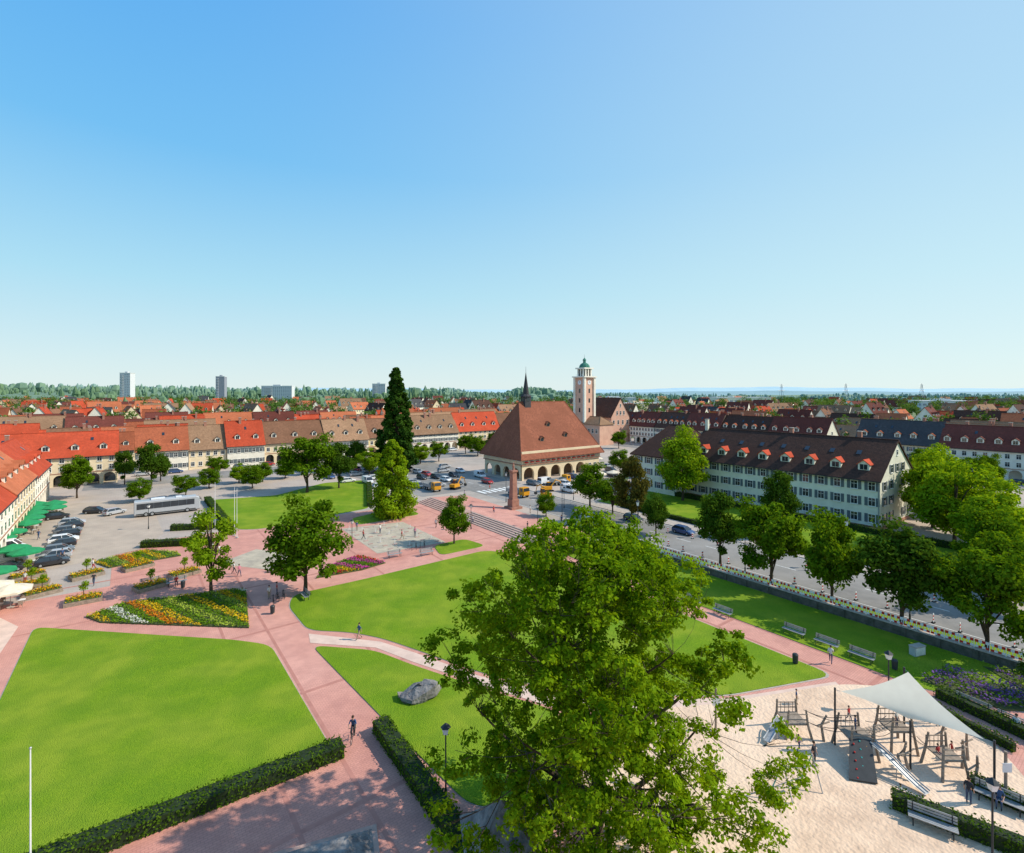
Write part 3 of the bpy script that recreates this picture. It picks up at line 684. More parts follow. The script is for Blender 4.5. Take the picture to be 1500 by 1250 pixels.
for a in [('dark',32.3,79.4,11.6,8.2),('mid',35.8,70.6,12.6,9.8),('mid',39.9,63.9,12.6,8.2),('dark',44.5,58.4,12.8,9.8),('mid',48.5,52.3,12,9.2),
          ('bright',42,126,19,14),('dark',50,95,12.5,7.5),('cop',24.5,105,14,9),('mid',18,118,11,10),('dark',27,96,8,6),('mid',22,112,9,8),
          ('bright',77,89,15.5,14),('bright',74.6,79,13.5,13),('bright',83,101,16,13),('mid',66,70,11.5,10),('bright',100,120,15,12),('mid',62,64,10,9),('bright',92,112,14,12),('bright',86,94,14,12),
          ('mid',-54.4,135.9,16.5,15),('dark',-48,142,13,10),('mid',-27.7,68.6,13.6,11.4),('open',-40.3,68.6,11.9,8.4),('mid',-10.2,90.4,9,6.4),('mid',7.3,110,5.6,5),
          ('mid',-109.6,129,11,8.6),('dark',-102.6,145.7,12.5,8.5),('mid',-91,125,6,6.8),('mid',-83.2,130.6,6,6.8),('dark',-52.6,173,11,9),('mid',-14.2,213,9,9),('mid',-20,220,9,8),('mid',35.6,168.7,8,8.5),
          ('mid',-84,142,6,7),('bright',-80,150,6,7),('mid',-74,152,6,7),('mid',-70,158,6,7),('mid',-66,165,6,7),('dark',-112,148,10,7),('dark',-105,153,9,7),('mid',-92,160,7,7),
          ('mid',44,160,9,8),('mid',52,165,9,8),('bright',58.5,47.5,4,4.5),('dark',47,44.5,4.6,4.5),('dark',118,150,9,8),('mid',125,140,10,8),('mid',132,165,9,8),('mid',60,180,9,8),('mid',80,190,9,8),('dark',30,200,9,8),('mid',140,150,9,8),('mid',150,160,9,8),
          ('mid',-60,172,7,8),('bright',-34,190,8,9),('mid',-28,196,8,8),('dark',-8,225,9,8),('mid',-72,142,7,7),('bright',-46,165,9,9),('mid',4,235,8,9),('mid',20,240,9,9),('mid',50,240,9,8)]:
    tr(*a)
tr('con',-39,173,35.5,15.4,'giant_sequoia'); tr('cone',-25.7,110,16.8,11.6,'lime_tree')
C=[];Rd=[]
for i in range(1900):
    y=R.uniform(215,1050); x=R.uniform(-1.1,1.1)*y; p=.8*x+.6*y; q=.6*x-.8*y
    if -20<p<240 and q>-225: continue
    if math.sin(x*.017)+math.sin(y*.021+x*.006)<-.5: continue
    s=R.uniform(3.8,6.6)*(1.3 if y>450 else 1)
    for k in range(4): C.append((x+R.uniform(-3,3),y+R.uniform(-3,3),s*R.uniform(.9,2.1))); Rd.append(s*R.uniform(.5,.8))
me=quadmesh('town_trees',clump_leaves(C,Rd,34,.9),[L_town]); o=bpy.data.objects.new('town_trees',me); col.objects.link(o)

# hero tree
b=B(); base=Vector((4.5,29,0)); H0=20.2
C=[];Rd=[]
ph=rng.uniform(0,6.28,8); tries=0
while len(C)<262 and tries<20000:
    tries+=1
    z=rng.uniform(2.0,H0-1.0); t=z/H0
    Rz=10.2*math.sqrt(max(0,1-((t-.42)/.60)**2))
    if t>.62: Rz*=1-.6*(t-.62)
    a=rng.uniform(0,6.28); Rz*=.88+.11*math.sin(3*a+ph[0]+z*.35)+.09*math.sin(5*a+ph[1]-z*.6)
    rr_=Rz*rng.uniform(.08,1)**.5
    c=np.array([base.x-.2+(.16*(9-z) if z<9 else 0)+rr_*math.cos(a),base.y+rr_*math.sin(a)*.92,z])
    if math.sin(c[0]*.9+ph[2])+math.sin(c[1]*.9+ph[3])+math.sin(c[2]*1.0+ph[4])<-1.5: continue
    rad=rng.uniform(.8,1.6)
    if any(np.linalg.norm(c-d)<1.0 for d in C): continue
    C.append(c);Rd.append(rad)
for i in range(34):   # foliage on the inner leader and the near face of the crown
    z=6+i*.4; a=-math.pi/2+rng.uniform(-1.1,1.1); rr_=rng.uniform(.9,3.6)*(1 if z<16 else .6)
    C.append(np.array([base.x+.3+rr_*math.cos(a),base.y+rr_*math.sin(a),z])); Rd.append(rng.uniform(.8,1.35))
limbs=[]
def curve(p0,p1,bend,n=6):
    out=[]
    for i in range(n+1):
        t=i/n; q=p0.lerp(p1,t); q=q+Vector(bend)*math.sin(math.pi*t); out.append(q)
    return out
trunk=curve(base+Vector((0,0,-.2)),base+Vector((-.3,.5,16.5)),(.7,.3,0),10)
b.tube('trunk',M['bark'],trunk,[.50*(1-i/10.4)**1.0+.03 for i in range(11)],10)
limbs+= [(q,.4-.035*i) for i,q in enumerate(trunk)][2:]
for k in range(13):
    a=k*2.4+.4; z0=3.2+k*.75; Lh=rng.uniform(5,7.8)*(1-.03*k)
    p0=base+Vector((.35,.2,z0)); p1=p0+Vector((math.cos(a)*Lh,math.sin(a)*Lh,rng.uniform(2.6,5.5)))
    if p1.z>18: p1.z=18
    cv=curve(p0,p1,(0,0,-.7)); r0=.22-.009*k; b.tube('limbs',M['bark'],cv,[r0*(1-i/7.5) for i in range(7)],7)
    limbs+=[(q,r0*(1-i/7.5)) for i,q in enumerate(cv)][1:]
for c in C:
    v=Vector(c); best=min(limbs,key=lambda l:(l[0]-v).length+(2.5 if l[0].z>v.z+.3 else 0))
    cv=curve(best[0],v,(rng.uniform(-.3,.3),rng.uniform(-.3,.3),-.25),4)
    r0=min(best[1]*.5,.08); b.tube('branches',M['bark'],cv,[r0,r0*.75,r0*.55,r0*.35,.012],5)
    for j in range(3):
        d=Vector(rng.normal(size=3)); d.normalize(); b.tube('twigs',M['bark'],[cv[3],v+d*.8],[.022,.008],3)
C2=[];R2=[]
for c,rd in zip(C,Rd):
    for j in range(6):
        d=rng.normal(size=3); d/=np.linalg.norm(d); C2.append(c+d*rd*.8*np.array([1,1,.75])); R2.append(rd*rng.uniform(.28,.6))
Q=clump_leaves(C2,R2,84,.112,up=.6,flat=.7,shell=.65)
parts=b.build('t')+[('foliage',quadmesh('foliage',Q,[L_hero]))]
for k,me in parts[:2]: me.polygons.foreach_set('use_smooth',[True]*len(me.polygons))
place(parts,'oak_tree')

# ---------------------------------------------------------------- hedges, beds
M['hcore']=mat('hedge_core',(.02,.035,.01),scale=3)
def hedge(p0,p1,w=1.1,h=1.0,name='hedge',leaf=None):
    p0=Vector((*p0,0));p1=Vector((*p1,0)); L_=(p1-p0).length; ang=math.atan2(p1.y-p0.y,p1.x-p0.x)
    b=B(); b.box('core',M['hcore'],0.08,L_-.08,-w/2+.08,w/2-.08,0,h-.08)
    n=int((L_*(2*h+w))*55); 
    P=np.zeros((n,3)); N=np.zeros((n,3)); u=rng.uniform(0,2*h+w,n); P[:,0]=rng.uniform(0,L_,n)
    for i,(lo,hi) in enumerate(((0,h),(h,h+w),(h+w,2*h+w))):
        k=(u>=lo)&(u<hi)
        if i==0: P[k,1]=-w/2;P[k,2]=u[k];N[k,1]=-1
        if i==1: P[k,1]=u[k]-h-w/2;P[k,2]=h;N[k,2]=1
        if i==2: P[k,1]=w/2;P[k,2]=u[k]-h-w;N[k,1]=1
    P+=rng.normal(size=(n,3))*.05; P[:,2]+=.07*np.sin(P[:,0]*1.7)+.04*np.sin(P[:,0]*4.1); P[:,2]=np.maximum(P[:,2],.02); N+=rng.normal(size=(n,3))*.6+np.array([0,0,.2])
    place(b.build('h')+[('foliage',quadmesh('foliage',leafquads(P,N,.085),[leaf or L_hedge]))],name,(p0.x,p0.y,0),ang)
hedge((-12.6,38.2),(-31.4,25.5),1.4,1.0); hedge((-10.6,40.9),(-1.6,28.4),1.3,1.0)
hedge((24.7,33.4),(30.4,29.2),1.0,1.0); hedge((31.1,34.9),(34,31.6),.9,.9); hedge((37.6,45.3),(40.5,38.5),1.0,.9); hedge((35.5,43.5),(37.6,38.2),.6,.7)
hedge((-75,126),(-54,98.6),1.4,1.1); hedge((-66,99),(-57.5,101),1.3,1.1); hedge((-64,88.5),(-53,90.5),1.6,1.1); hedge((-44,157),(-33,119),1.2,1)
hedge(G(57,-62)[:2],G(66,-62)[:2],1.0,1.0); hedge(G(112.5,-80)[:2],G(112.5,30)[:2],1.2,1.2); hedge(G(91.6,-80)[:2],G(91.6,40)[:2],.8,1.0)
def inpoly(P,poly):
    x,y=P[:,0],P[:,1]; c=np.zeros(len(P),bool); n=len(poly)
    for i in range(n):
        x1,y1=poly[i];x2,y2=poly[(i+1)%n]
        k=((y1>y)!=(y2>y)); xi=(x2-x1)*(y-y1)/((y2-y1)+1e-12)+x1; c^=(k&(x<xi))
    return c
M['soil']=mat('soil',(.10,.12,.04),(.06,.08,.025),scale=2)
def bed(name,poly,cols,dirv,width,dens=38,h=.32,size=.09,green=.18):
    A=np.array(poly); lo=A.min(0);hi=A.max(0); n=int((hi-lo).prod()*dens)
    P=np.c_[rng.uniform(lo[0],hi[0],n),rng.uniform(lo[1],hi[1],n),np.zeros(n)]; P=P[inpoly(P,poly)]
    s=(P[:,0]*dirv[0]+P[:,1]*dirv[1])/width+.07*np.sin(P[:,0]*2)
    mi=np.floor(s).astype(int)%len(cols); pr=rng.uniform(0,1,len(P))<green
    names=list(dict.fromkeys(cols+['g'])); idx=np.array([names.index(c) for c in cols])[mi]; idx[pr]=names.index('g')
    P[:,2]=.1+h*rng.uniform(.3,1,len(P)); N=rng.normal(size=P.shape)*.5+np.array([0,0,1])
    b=B(); b.prism('soil',M['soil'],[(p[0],p[1],.03) for p in poly],(0,0,.12))
    place(b.build('s')+[('flowers',quadmesh('flowers',leafquads(P,N,size,.9),[FL[k] for k in names],idx))],name)
bed('flower_bed',[(-50.8,61),(-49.3,64.9),(-37.5,69.4),(-36,69.3),(-29.9,58.2),(-47.8,59.5)],['lg','y','g','w','g','o','y','g','lg','g','y','g'],(.53,.85),1.0,dens=60,size=.10)
bed('flower_bed',[(-65.9,80.4),(-64,84),(-61.7,86.5),(-56,85.6),(-54.1,83.7),(-61.3,77.9)],['y','g','lg','o','y','g'],(.53,.85),1.1,dens=55)
bed('flower_bed',[(-28.2,73.6),(-27.5,80),(-25,83.5),(-19.8,80.2),(-22.5,77)],['p','r','y','p','g'],(.3,.9),1.3,dens=60,size=.11,green=.25)
bed('lavender_bed',[(38,47.6),(42,49.3),(45.6,46),(45,43),(41.5,43.2)],['l','l','g'],(.5,.5),.5,dens=70,h=.75)
bed('flower_bed',[(46,50),(52,46),(50,42),(46,45)],['g','l','lg'],(.5,.5),.7,dens=50,h=.6)
bed('flower_bed',[(-70,58),(-64,60.5),(-60,57),(-66,54)],['r','r','g'],(.5,.5),1,dens=50,h=.4)
def planter():
    b=B(); b.box('box',M['palewood'],-1.9,1.9,-1.1,1.1,0,.5); b.box('soil',M['soil'],-1.8,1.8,-1,1,.502,.56)
    b.tube('stem',M['bark'],[(0,0,.5),(0,0,1.6)],.05)
    n=420; P=np.c_[rng.uniform(-1.8,1.8,n),rng.uniform(-1,1,n),rng.uniform(.6,.95,n)]; Q1=leafquads(P,rng.normal(size=(n,3))*.5+[0,0,1],.1,.9)
    Q2=clump_leaves([(0,0,1.9),(.2,.1,2.3)],[.6,.45],120,.12)
    Q=np.concatenate([Q1,Q2]); mi=np.r_[rng.choice([0,0,0,1,2],n),np.full(len(Q2),3)]
    return b.build('p')+[('plants',quadmesh('plants',Q,[FL['y'],FL['o'],FL['g'],L_bright],mi))]
pl=planter()
for x,y in [(-61.8,74.4),(-54.8,65.5),(-49.5,70.2),(-57,78),(-66.3,70.6),(-62.4,68),(-70,74),(-48,75)]: place(pl,'flower_planter',(x,y,.02),R.choice([PHI,PHI+.3]))

# ---------------------------------------------------------------- vehicles
def ring(x,hw,zb,zt,c=.12):
    return [(x,-hw+c,zb),(x,hw-c,zb),(x,hw,zb+c),(x,hw,zt-c),(x,hw-c,zt),(x,-hw+c,zt),(x,-hw,zt-c),(x,-hw,zb+c)]
def loft(b,part,m,st,c=.12):
    vs=[];fs=[]
    for s in st: vs+=ring(*s,c)
    n=8
    for i in range(len(st)-1):
        for k in range(n): fs.append((i*n+k,i*n+(k+1)%n,(i+1)*n+(k+1)%n,(i+1)*n+k))
    fs.append(list(range(n))[::-1]); fs.append(list(range((len(st)-1)*n,len(st)*n))); b.add(part,m,vs,fs)
def wheel(b,x,y,r,w=.2):
    b.tube('wheels',M['tyre'],[(x,y-w/2,r),(x,y-w/2+.03,r),(x,y+w/2-.03,r),(x,y+w/2,r)],[r*.9,r,r,r*.9],14)
    for s in(-1,1): b.tube('wheels',M['metal'],[(x,y+s*(w/2+.001),r),(x,y+s*(w/2+.015),r)],[r*.58,r*.5],8)
def car(paint,kind='hatch'):
    b=B(); m=M[paint]
    if kind=='hatch':
        loft(b,'body',m,[(-2.1,.74,.35,.78),(-2.02,.84,.25,.92),(-1.3,.87,.22,.96),(.9,.87,.22,.95),(1.6,.86,.24,.83),(2.03,.80,.3,.70),(2.14,.7,.38,.62)])
        bb_,tt=(-1.95,1.2,-.78,.78),(-1.5,.45,-.60,.60); zb,zt=.93,1.42
    elif kind=='van':
        loft(b,'body',m,[(-2.5,.85,.35,1.1),(-2.45,.95,.28,1.2),(1.6,.95,.28,1.2),(2.2,.93,.3,1.0),(2.5,.85,.4,.8)])
        bb_,tt=(-2.46,1.9,-.92,.92),(-2.4,1.1,-.8,.8); zb,zt=1.18,1.95
    b.frus('glass',M['glass'],bb_,tt,zb,zt); b.frus('roof',m,(tt[0]-.03,tt[1]+.05,tt[2]-.02,tt[3]+.02),(tt[0]+.08,tt[1]-.08,tt[2]+.08,tt[3]-.08),zt+.002,zt+.06)
    for (a,c) in ((0,2),(0,3),(1,2),(1,3)): b.tube('pillars',m,[(bb_[a],bb_[c],zb),(tt[a],tt[c],zt)],.045,4)
    for c in (2,3): b.tube('pillars',m,[(-.2,bb_[c],zb),(-.25,tt[c],zt)],.04,4)
    if kind=='van':
        for c,s in((2,-1),(3,1)): b.add('panels',m,[(-2.4,bb_[c]+s*.01,zb),(-.3,bb_[c]+s*.01,zb),(-.3,tt[c]+s*.01,zt),(-2.36,tt[c]+s*.01,zt)],[(0,1,2,3)])
    xw=1.32 if kind=='hatch' else 1.6; hw=.80 if kind=='hatch' else .88
    for x in(-xw,xw):
        for y in(-hw,hw): wheel(b,x,y,.32)
    xf=2.06 if kind=='hatch' else 2.42
    for y in(-.58,.58):
        b.box('headlights',M['wpaint'],xf-.1,xf+.03,y-.14,y+.14,.56,.68); b.box('taillights',M['red'],-xf-.06,-xf+.05,y-.12,y+.12,.66,.82)
    b.box('plate',M['wpaint'],xf+.06,xf+.09,-.25,.25,.4,.5)
    for y in(-1,1): b.box('mirrors',m,.85,1.0,y*.98-.08,y*.98+.08,.95,1.07)
    return b.build('c')
cars={k:car(k) for k in('pw','ps','pk','pr','pb','pg')}; vans={k:car(k,'van') for k in('pw','ps')}
ck=['ps','pk','pg','pw','pb','pk','ps','pr','pw']
for i in range(9):
    x=-88.5+i*2.15; y=103-i*2.95; place(cars[['ps','pk','pg','pk','pw','pk','pg','ps','pk'][i]],'parked_car',(x,y,.03),PHI+math.pi*(i%2)+R.uniform(-.06,.06))
for x,y,a,k in [(-92,113,.2,'pk'),(-87,112,1.2,'ps'),(-96,108,PHI,'pk')]: place(cars[k],'parked_car',(x,y,.03),a)
place(vans['pw'],'delivery_van',(-84,84.5,.03),PHI,1.15); place(vans['pw'],'delivery_van',(-79,80,.03),PHI+.1,1.0); place(cars['pk'],'parked_car',(-75.5,76.5,.03),PHI)
for i in range(8):
    g=G(76,-128-i*6.2); place(cars[ck[(i*2+1)%9]],'parked_car',(g[0],g[1],.035),RB+.1)
for i,(p,q) in enumerate([(66,-136),(63,-142),(69,-150),(60,-150),(66,-158),(72,-168),(58,-160),(88,-134),(88,-146),(89,-158),(80,-170),(93,-114),(97,-113),(110,-115),(60,-127),(70,-128),(62,-170),(68,-176),(84,-150),(82,-140),(65,-130),(56,-136),(56,-145),(72,-142),(64,-164),(84,-124),(100,-108),(116,-112),(122,-110),(130,-118),(52,-150),(50,-160),(94,-100),(136,-124),(104,-104)]):
    g=G(p,q); place((vans['pw'] if i%5==2 else cars[ck[i%9]]),'parked_car' if i%5!=2 else 'delivery_van',(g[0],g[1],.035),RB+R.uniform(-.1,.1) if i%3 else RA)
for i,(p,q) in enumerate([(77.5,-76),(84,-58),(84,-70),(194,-60),(194,-50),(201,-40),(206,-66),(206,-30),(194,-100),(206,-120),(206,-90)]):
    g=G(p,q); place(cars[ck[(i+3)%9]],'car',(g[0],g[1],.035),RB)
for i in range(18):
    g=G(4+i*9.5+R.uniform(-2,2),-201); place(cars[ck[R.randrange(9)]],'parked_car',(g[0],g[1],.03),RA)
# coach
b=B(); loft(b,'body',M['ps'],[(-6,1.1,.5,3.1),(-5.9,1.24,.35,3.35),(5.3,1.25,.35,3.4),(5.9,1.22,.4,3.1),(6.1,1.1,.5,2.2)],.2)
for s in(-1,1):
    for i in range(7): b.box('windows',M['glass'],-5.5+i*1.5,-4.04+i*1.5,min(s*1.252,s*1.275),max(s*1.252,s*1.275),1.65,2.85)
    b.box('stripe',M['darkmetal'],-5.6,5.2,min(s*1.252,s*1.27),max(s*1.252,s*1.27),.55,.75)
    for x in(-3.9,-2.8,3.6): wheel(b,x,s*1.1,.5,.32)
b.prism('windscreen',M['glass'],[(5.93,-1.05,3.0),(6.13,-1.05,1.5),(6.13,1.05,1.5),(5.93,1.05,3.0)],(.03,0,0))
b.box('roof_unit',M['wpaint'],-3,-.5,-.8,.8,3.4,3.6); b.box('roof_unit',M['wpaint'],1.5,2.6,-.7,.7,3.4,3.55)
for s in(-1,1): b.tube('mirrors',M['darkmetal'],[(6,s*1.1,2.8),(6.4,s*1.25,2.5),(6.4,s*1.25,2.1)],.06)
place(b.build('c'),'coach',(-76,113,.03),PHI-.02)
# excavator
b=B()
for s in(-1,1): b.prism('tracks',M['tyre'],[(-1.6,s*.95-.25,.15),(-1.4,s*.95-.25,0),(1.4,s*.95-.25,0),(1.6,s*.95-.25,.15),(1.6,s*.95-.25,.5),(1.3,s*.95-.25,.65),(-1.3,s*.95-.25,.65),(-1.6,s*.95-.25,.5)],(0,.5,0))
b.box('house',M['orangep'],-1.7,1.0,-1.1,1.1,.8,1.7); b.frus('cab',M['glass'],(-.1,1.2,.1,1.1),(.1,1.0,.2,1.05),1.7,2.8); b.box('cab_roof',M['orangep'],-.0,1.1,.15,1.1,2.8,2.9)
b.tube('boom',M['orangep'],[(.9,-.3,1.5),(2.6,-.3,3.6),(4.2,-.3,3.0)],[.22,.25,.16],4); b.tube('stick',M['orangep'],[(4.2,-.3,3.1),(4.9,-.3,1.2)],[.17,.12],4)
b.prism('bucket',M['darkmetal'],[(4.6,-.7,1.2),(5.2,-.7,1.1),(5.3,-.7,.5),(4.7,-.7,.3)],(0,.8,0))
ex=b.build('c')
for g,a in ((G(90,-104),.4),(G(84,-98),2.2),(G(72,-122),1)): place(ex,'excavator',(g[0],g[1],.03),a,.85)
# tipper lorry
b=B(); b.box('chassis',M['darkmetal'],-3.2,3,-.5,.5,.6,.9)
loft(b,'cab',M['orangep'],[(1.5,1.1,.6,2.6),(2.9,1.1,.6,2.55),(3.15,1.0,.7,1.7)]); b.prism('windscreen',M['glass'],[(2.93,-.95,2.45),(3.18,-.95,1.7),(3.18,.95,1.7),(2.93,.95,2.45)],(.02,0,0))
for s in(-1,1): b.box('windows',M['glass'],1.9,2.7,min(s*1.102,s*1.12),max(s*1.102,s*1.12),1.6,2.35)
b.box('bed_floor',M['metal'],-3.3,1.3,-1.15,1.15,.95,1.05)
for y in(-1.15,1.08): b.box('bed_sides',M['metal'],-3.3,1.3,y,y+.07,1.052,1.8)
for x in(-3.3,1.23): b.box('bed_ends',M['metal'],x,x+.07,-1.07,1.07,1.052,1.9)
for x in(-2.4,-1.3,2.3):
    for s in(-1,1): wheel(b,x,s*.95,.48,.3)
lo_=b.build('c')
for g,a in ((G(66,-124),RB),(G(100,-110),RA),(G(80,-104),RB+.1)): place(lo_,'tipper_lorry',(g[0],g[1],.035),a)
b=B(); b.box('foot',M['tyre'],-.25,.25,-.15,.15,0,.1)
for k in range(5): b.box('board',M['red'] if k%2 else M['wpaint'],-.13,.13,-.02,.02,.1+k*.2,.3+k*.2-.003)
be=b.build('c')
for i in range(22): g=G(74.9+.5*math.sin(i*1.3),-62+i*3.6+R.uniform(-.6,.6)); place(be,'traffic_beacon',(g[0],g[1],.03),RB+1.2+R.uniform(-.4,.4))
for i in range(12): g=G(82+.5*math.sin(i),-60+i*5); place(be,'traffic_beacon',(g[0],g[1],.03),RB+1.2)

# ---------------------------------------------------------------- square furniture
b=B(); b.box('base',M['sandstone'],-1.5,1.5,-1.5,1.5,0,.5); b.box('plinth',M['sandstone'],-.95,.95,-.95,.95,.5,2.2); b.frus('shaft',M['sandstone'],(-.7,.7,-.7,.7),(-.55,.55,-.55,.55),2.2,8.4); b.box('capital',M['sandstone'],-.75,.75,-.75,.75,8.4,8.8)
b.tube('statue',M['sandstone'],[(0,0,8.8),(.05,0,9.3),(0,0,9.8),(0,0,10.2)],[.3,.22,.28,.12],8); b.ell('statue',M['sandstone'],(0,0,10.4),(.14,.14,.18)); b.tube('statue',M['sandstone'],[(.2,0,10),(.5,0,10.3),(.4,0,10.7)],[.08,.06,.05],5)
place(b.build('c'),'memorial_column',(0.3,117.7,0),RA)
def bench():
    b=B()
    for i in range(4): b.box('seat',M['metal'],-1.0,1.0,-.22+i*.12,-.13+i*.12,.43,.47)
    for i in range(3): b.box('backrest',M['metal'],-1.0,1.0,.27+i*.02,.30+i*.02,.55+i*.13,.64+i*.13)
    for x in(-.8,.8):
        b.tube('legs',M['darkmetal'],[(x,-.2,0),(x,-.18,.42)],.03,4); b.tube('legs',M['darkmetal'],[(x,.24,0),(x,.22,.42),(x,.33,.92)],.03,4); b.tube('legs',M['darkmetal'],[(x,-.2,.41),(x,.24,.41)],.03,4)
    return b.build('b')
bn=bench()
for g in (G(58.6,-26.5),G(58.6,-23.2),G(58.6,-20),G(57,-34),G(57,-38)): place(bn,'park_bench',(g[0],g[1],.09),RB,1.15)
for x,y,a in [(25.8,31.4,-.6),(31.6,33.2,-.8),(38.6,43,-1.1),(39.8,40.5,-1.1),(-50,70.8,PHI),(-46.5,71,PHI),(-27,66.5,-.9),(-14,84,.6),(-35,76.5,.4),(-19,83,.6),(33.8,30.6,-.8)]: place(bn,'park_bench',(x,y,.05),a,1.2)
def lamp(h=4.2):
    b=B(); b.tube('post',M['darkmetal'],[(0,0,0),(0,0,.5),(0,0,.55),(0,0,h)],[.11,.1,.06,.045],8); b.frus('lantern',M['wpaint'],(-.13,.13,-.13,.13),(-.22,.22,-.22,.22),h,h+.45); b.cone('cap',M['darkmetal'],(0,0),.36,h+.45,h+.75,6); b.tube('arms',M['darkmetal'],[(-.2,0,h-.05),(.2,0,h-.05)],.03,4); return b.build('l')
lp=lamp()
for x,y in [(27.4,29.2),(-4.4,34),(-44,75),(-27.5,88),(-38,97),(-57,92),(-8,100),(5,100),(32,43.5),(16,75),(-71,100),(12,118),(30,120)]: place(lp,'street_lamp',(x,y,.03))
for i in range(9):
    for p in (73.2,88): g=G(p,-100+i*20+ (8 if p>80 else 0)); place(lp,'street_lamp',(g[0],g[1],.1),0,(1,1,1.5))
def flagpole(h):
    b=B(); b.tube('pole',M['wpaint'],[(0,0,0),(0,0,h)],[.05,.03],8); b.ell('finial',M['metal'],(0,0,h+.05),(.07,.07,.07)); b.box('base',M['kerb'],-.25,.25,-.25,.25,0,.15); return b.build('f')
fp=flagpole(7); place(fp,'flagpole',(-26.9,28.6,0)); fp=flagpole(9)
for x,y in [(-50.5,94),(-51.6,95.2),(-58,100)]: place(fp,'flagpole',(x,y,.03))
def parasol(m):
    b=B(); b.tube('pole',M['metal'],[(0,0,0),(0,0,2.9)],.035); b.cone('canopy',m,(0,0),2.2,2.25,2.95,8,.39)
    for k in range(8):
        a=.39+k*math.pi/4; c=a+math.pi/4; b.add('valance',m,[(2.2*math.cos(a),2.2*math.sin(a),2.25),(2.2*math.cos(c),2.2*math.sin(c),2.25),(2.2*math.cos(c),2.2*math.sin(c),2.02),(2.2*math.cos(a),2.2*math.sin(a),2.02)],[(0,1,2,3)])
    for k in range(2):
        x=(-1,1)[k]; b.tube('table',M['wpaint'],[(x,0,.70),(x,0,.74)],.42,10); b.tube('table',M['darkmetal'],[(x,0,0),(x,0,.7)],.04)
        for s in(-1,1): b.box('chairs',M['palewood'],x-.22,x+.22,s*.75-.22,s*.75+.22,.42,.46); b.box('chairs',M['palewood'],x-.22,x+.22,s*.95-.02,s*.95+.02,.46,.9); b.box('chairs',M['palewood'],x-.2,x-.16,s*.6-.02,s*.6+.02,0,.42); b.box('chairs',M['palewood'],x+.16,x+.2,s*.9-.02,s*.9+.02,0,.42)
    b.tube('foot',M['kerb'],[(0,0,0),(0,0,.1)],.4,8)
    return b.build('p')
pg,pc=parasol(M['greenc']),parasol(M['creamc'])
for i,(x,y,k) in enumerate([(-104,112,0),(-100,108,0),(-101,113,0),(-97,104,0),(-97.5,109,0),(-94,100,0),(-91,96,0),(-88,90,0),(-86,86,0),(-82,78,0),(-78.5,80.5,0),(-76,72,0),(-80,74,0),(-73,67.5,0),(-71,70.5,0),(-66,65,1),(-62.5,63.8,1),(-66,61.5,1),(-75,79,0)]): place((pg,pc)[k],'cafe_parasol',(x,y,.03),R.random(),1.0)
for p,q in [(108,-108),(113,-107),(118,-106),(138,-132),(140,-138),(142,-126)]: g=G(p,q); place(pc,'cafe_parasol',(g[0],g[1],.03),R.random(),1.0)
# rock, kiosk roof, box, bin
mb=B(); mb.ell('rock',M['rock'],(0,0,.3),(1.9,1.1,.8),10,6); pr=mb.build('rock',True)
for v in pr[0][1].vertices: v.co+=Vector((R.uniform(-.3,.3),R.uniform(-.25,.25),R.uniform(-.15,.2))); v.co.z=max(v.co.z,-.1)+(.3*v.co.x if v.co.z>.5 else 0)
place(pr,'boulder',(-8.2,45.0,.05),.3)
b=B()
for sx in(-1,1):
    for sy in(-1,1): b.box('posts',M['wood'],sx*1.5-.1,sx*1.5+.1,sy*1.5-.1,sy*1.5+.1,0,2.6)
b.cone('roof',M['rock'],(0,0),2.9,2.6,4.8,4,.785); b.box('counter',M['palewood'],-1.4,1.4,-1.42,-1.3,0,1)
place(b.build('k'),'garden_pavilion',(-.6,27.8,0),.2)
b=B(); b.frus('slab',M['rock'],(-2.6,2.6,-1.3,1.3),(-1.6,1.2,-.6,.5),.1,.8); b.box('base',M['step'],-2.9,2.9,-1.6,1.6,0,.098); place(b.build('k'),'stone_monument',(-10.6,29.3,.03),.35)
b=B(); b.box('cabinet',M['greyw'],-.9,.9,-.4,.4,0,1.1); b.box('lid',M['kerb'],-.95,.95,-.45,.45,1.102,1.18); b.box('door',M['frame'],-.8,-.03,-.43,-.403,.1,1.0); b.box('door',M['frame'],.03,.8,-.43,-.403,.1,1.0); place(b.build('k'),'utility_cabinet',(41.4,52.3,.09),.3,.8)
b=B(); b.tube('bin',M['darkmetal'],[(0,0,.1),(0,0,.9),(0,0,1.0)],[.24,.28,.2],10); b.tube('post',M['metal'],[(0,0,0),(0,0,.1)],.05); bi=b.build('k')
for g in [(37,49.5),(28,50.6),(-29,62),(-45,70)]: place(bi,'litter_bin',(g[0],g[1],.05))

# ---------------------------------------------------------------- playground
W0=M['palewood']
b=B()
def tower(cx,cy,w,h,rf=False):
    for sx in(-1,1):
        for sy in(-1,1): b.tube('posts',W0,[(cx+sx*w/2*1.25,cy+sy*w/2*1.25,0),(cx+sx*w/2,cy+sy*w/2,h),(cx+sx*w/2*.9+R.uniform(-.1,.1),cy+sy*w/2*.9,h+1.1)],[.10,.09,.07],7)
    b.box('platforms',W0,cx-w/2,cx+w/2,cy-w/2,cy+w/2,h-.06,h+.04)
    for z in(.4,.8):
        for s in(-1,1): b.tube('rails',W0,[(cx-w/2,cy+s*w/2,h+z),(cx+w/2,cy+s*w/2,h+z)],.04,5)
    for k in range(6): b.tube('rails',W0,[(cx-w/2+k*w/5,cy+w/2,h),(cx-w/2+k*w/5,cy+w/2,h+.85)],.025,4)
tw=[(22.2,40.6,1.6,1.0),(25.6,38.2,1.7,1.4),(29.0,38.8,1.6,1.6),(30.6,36.2,1.5,1.3)]
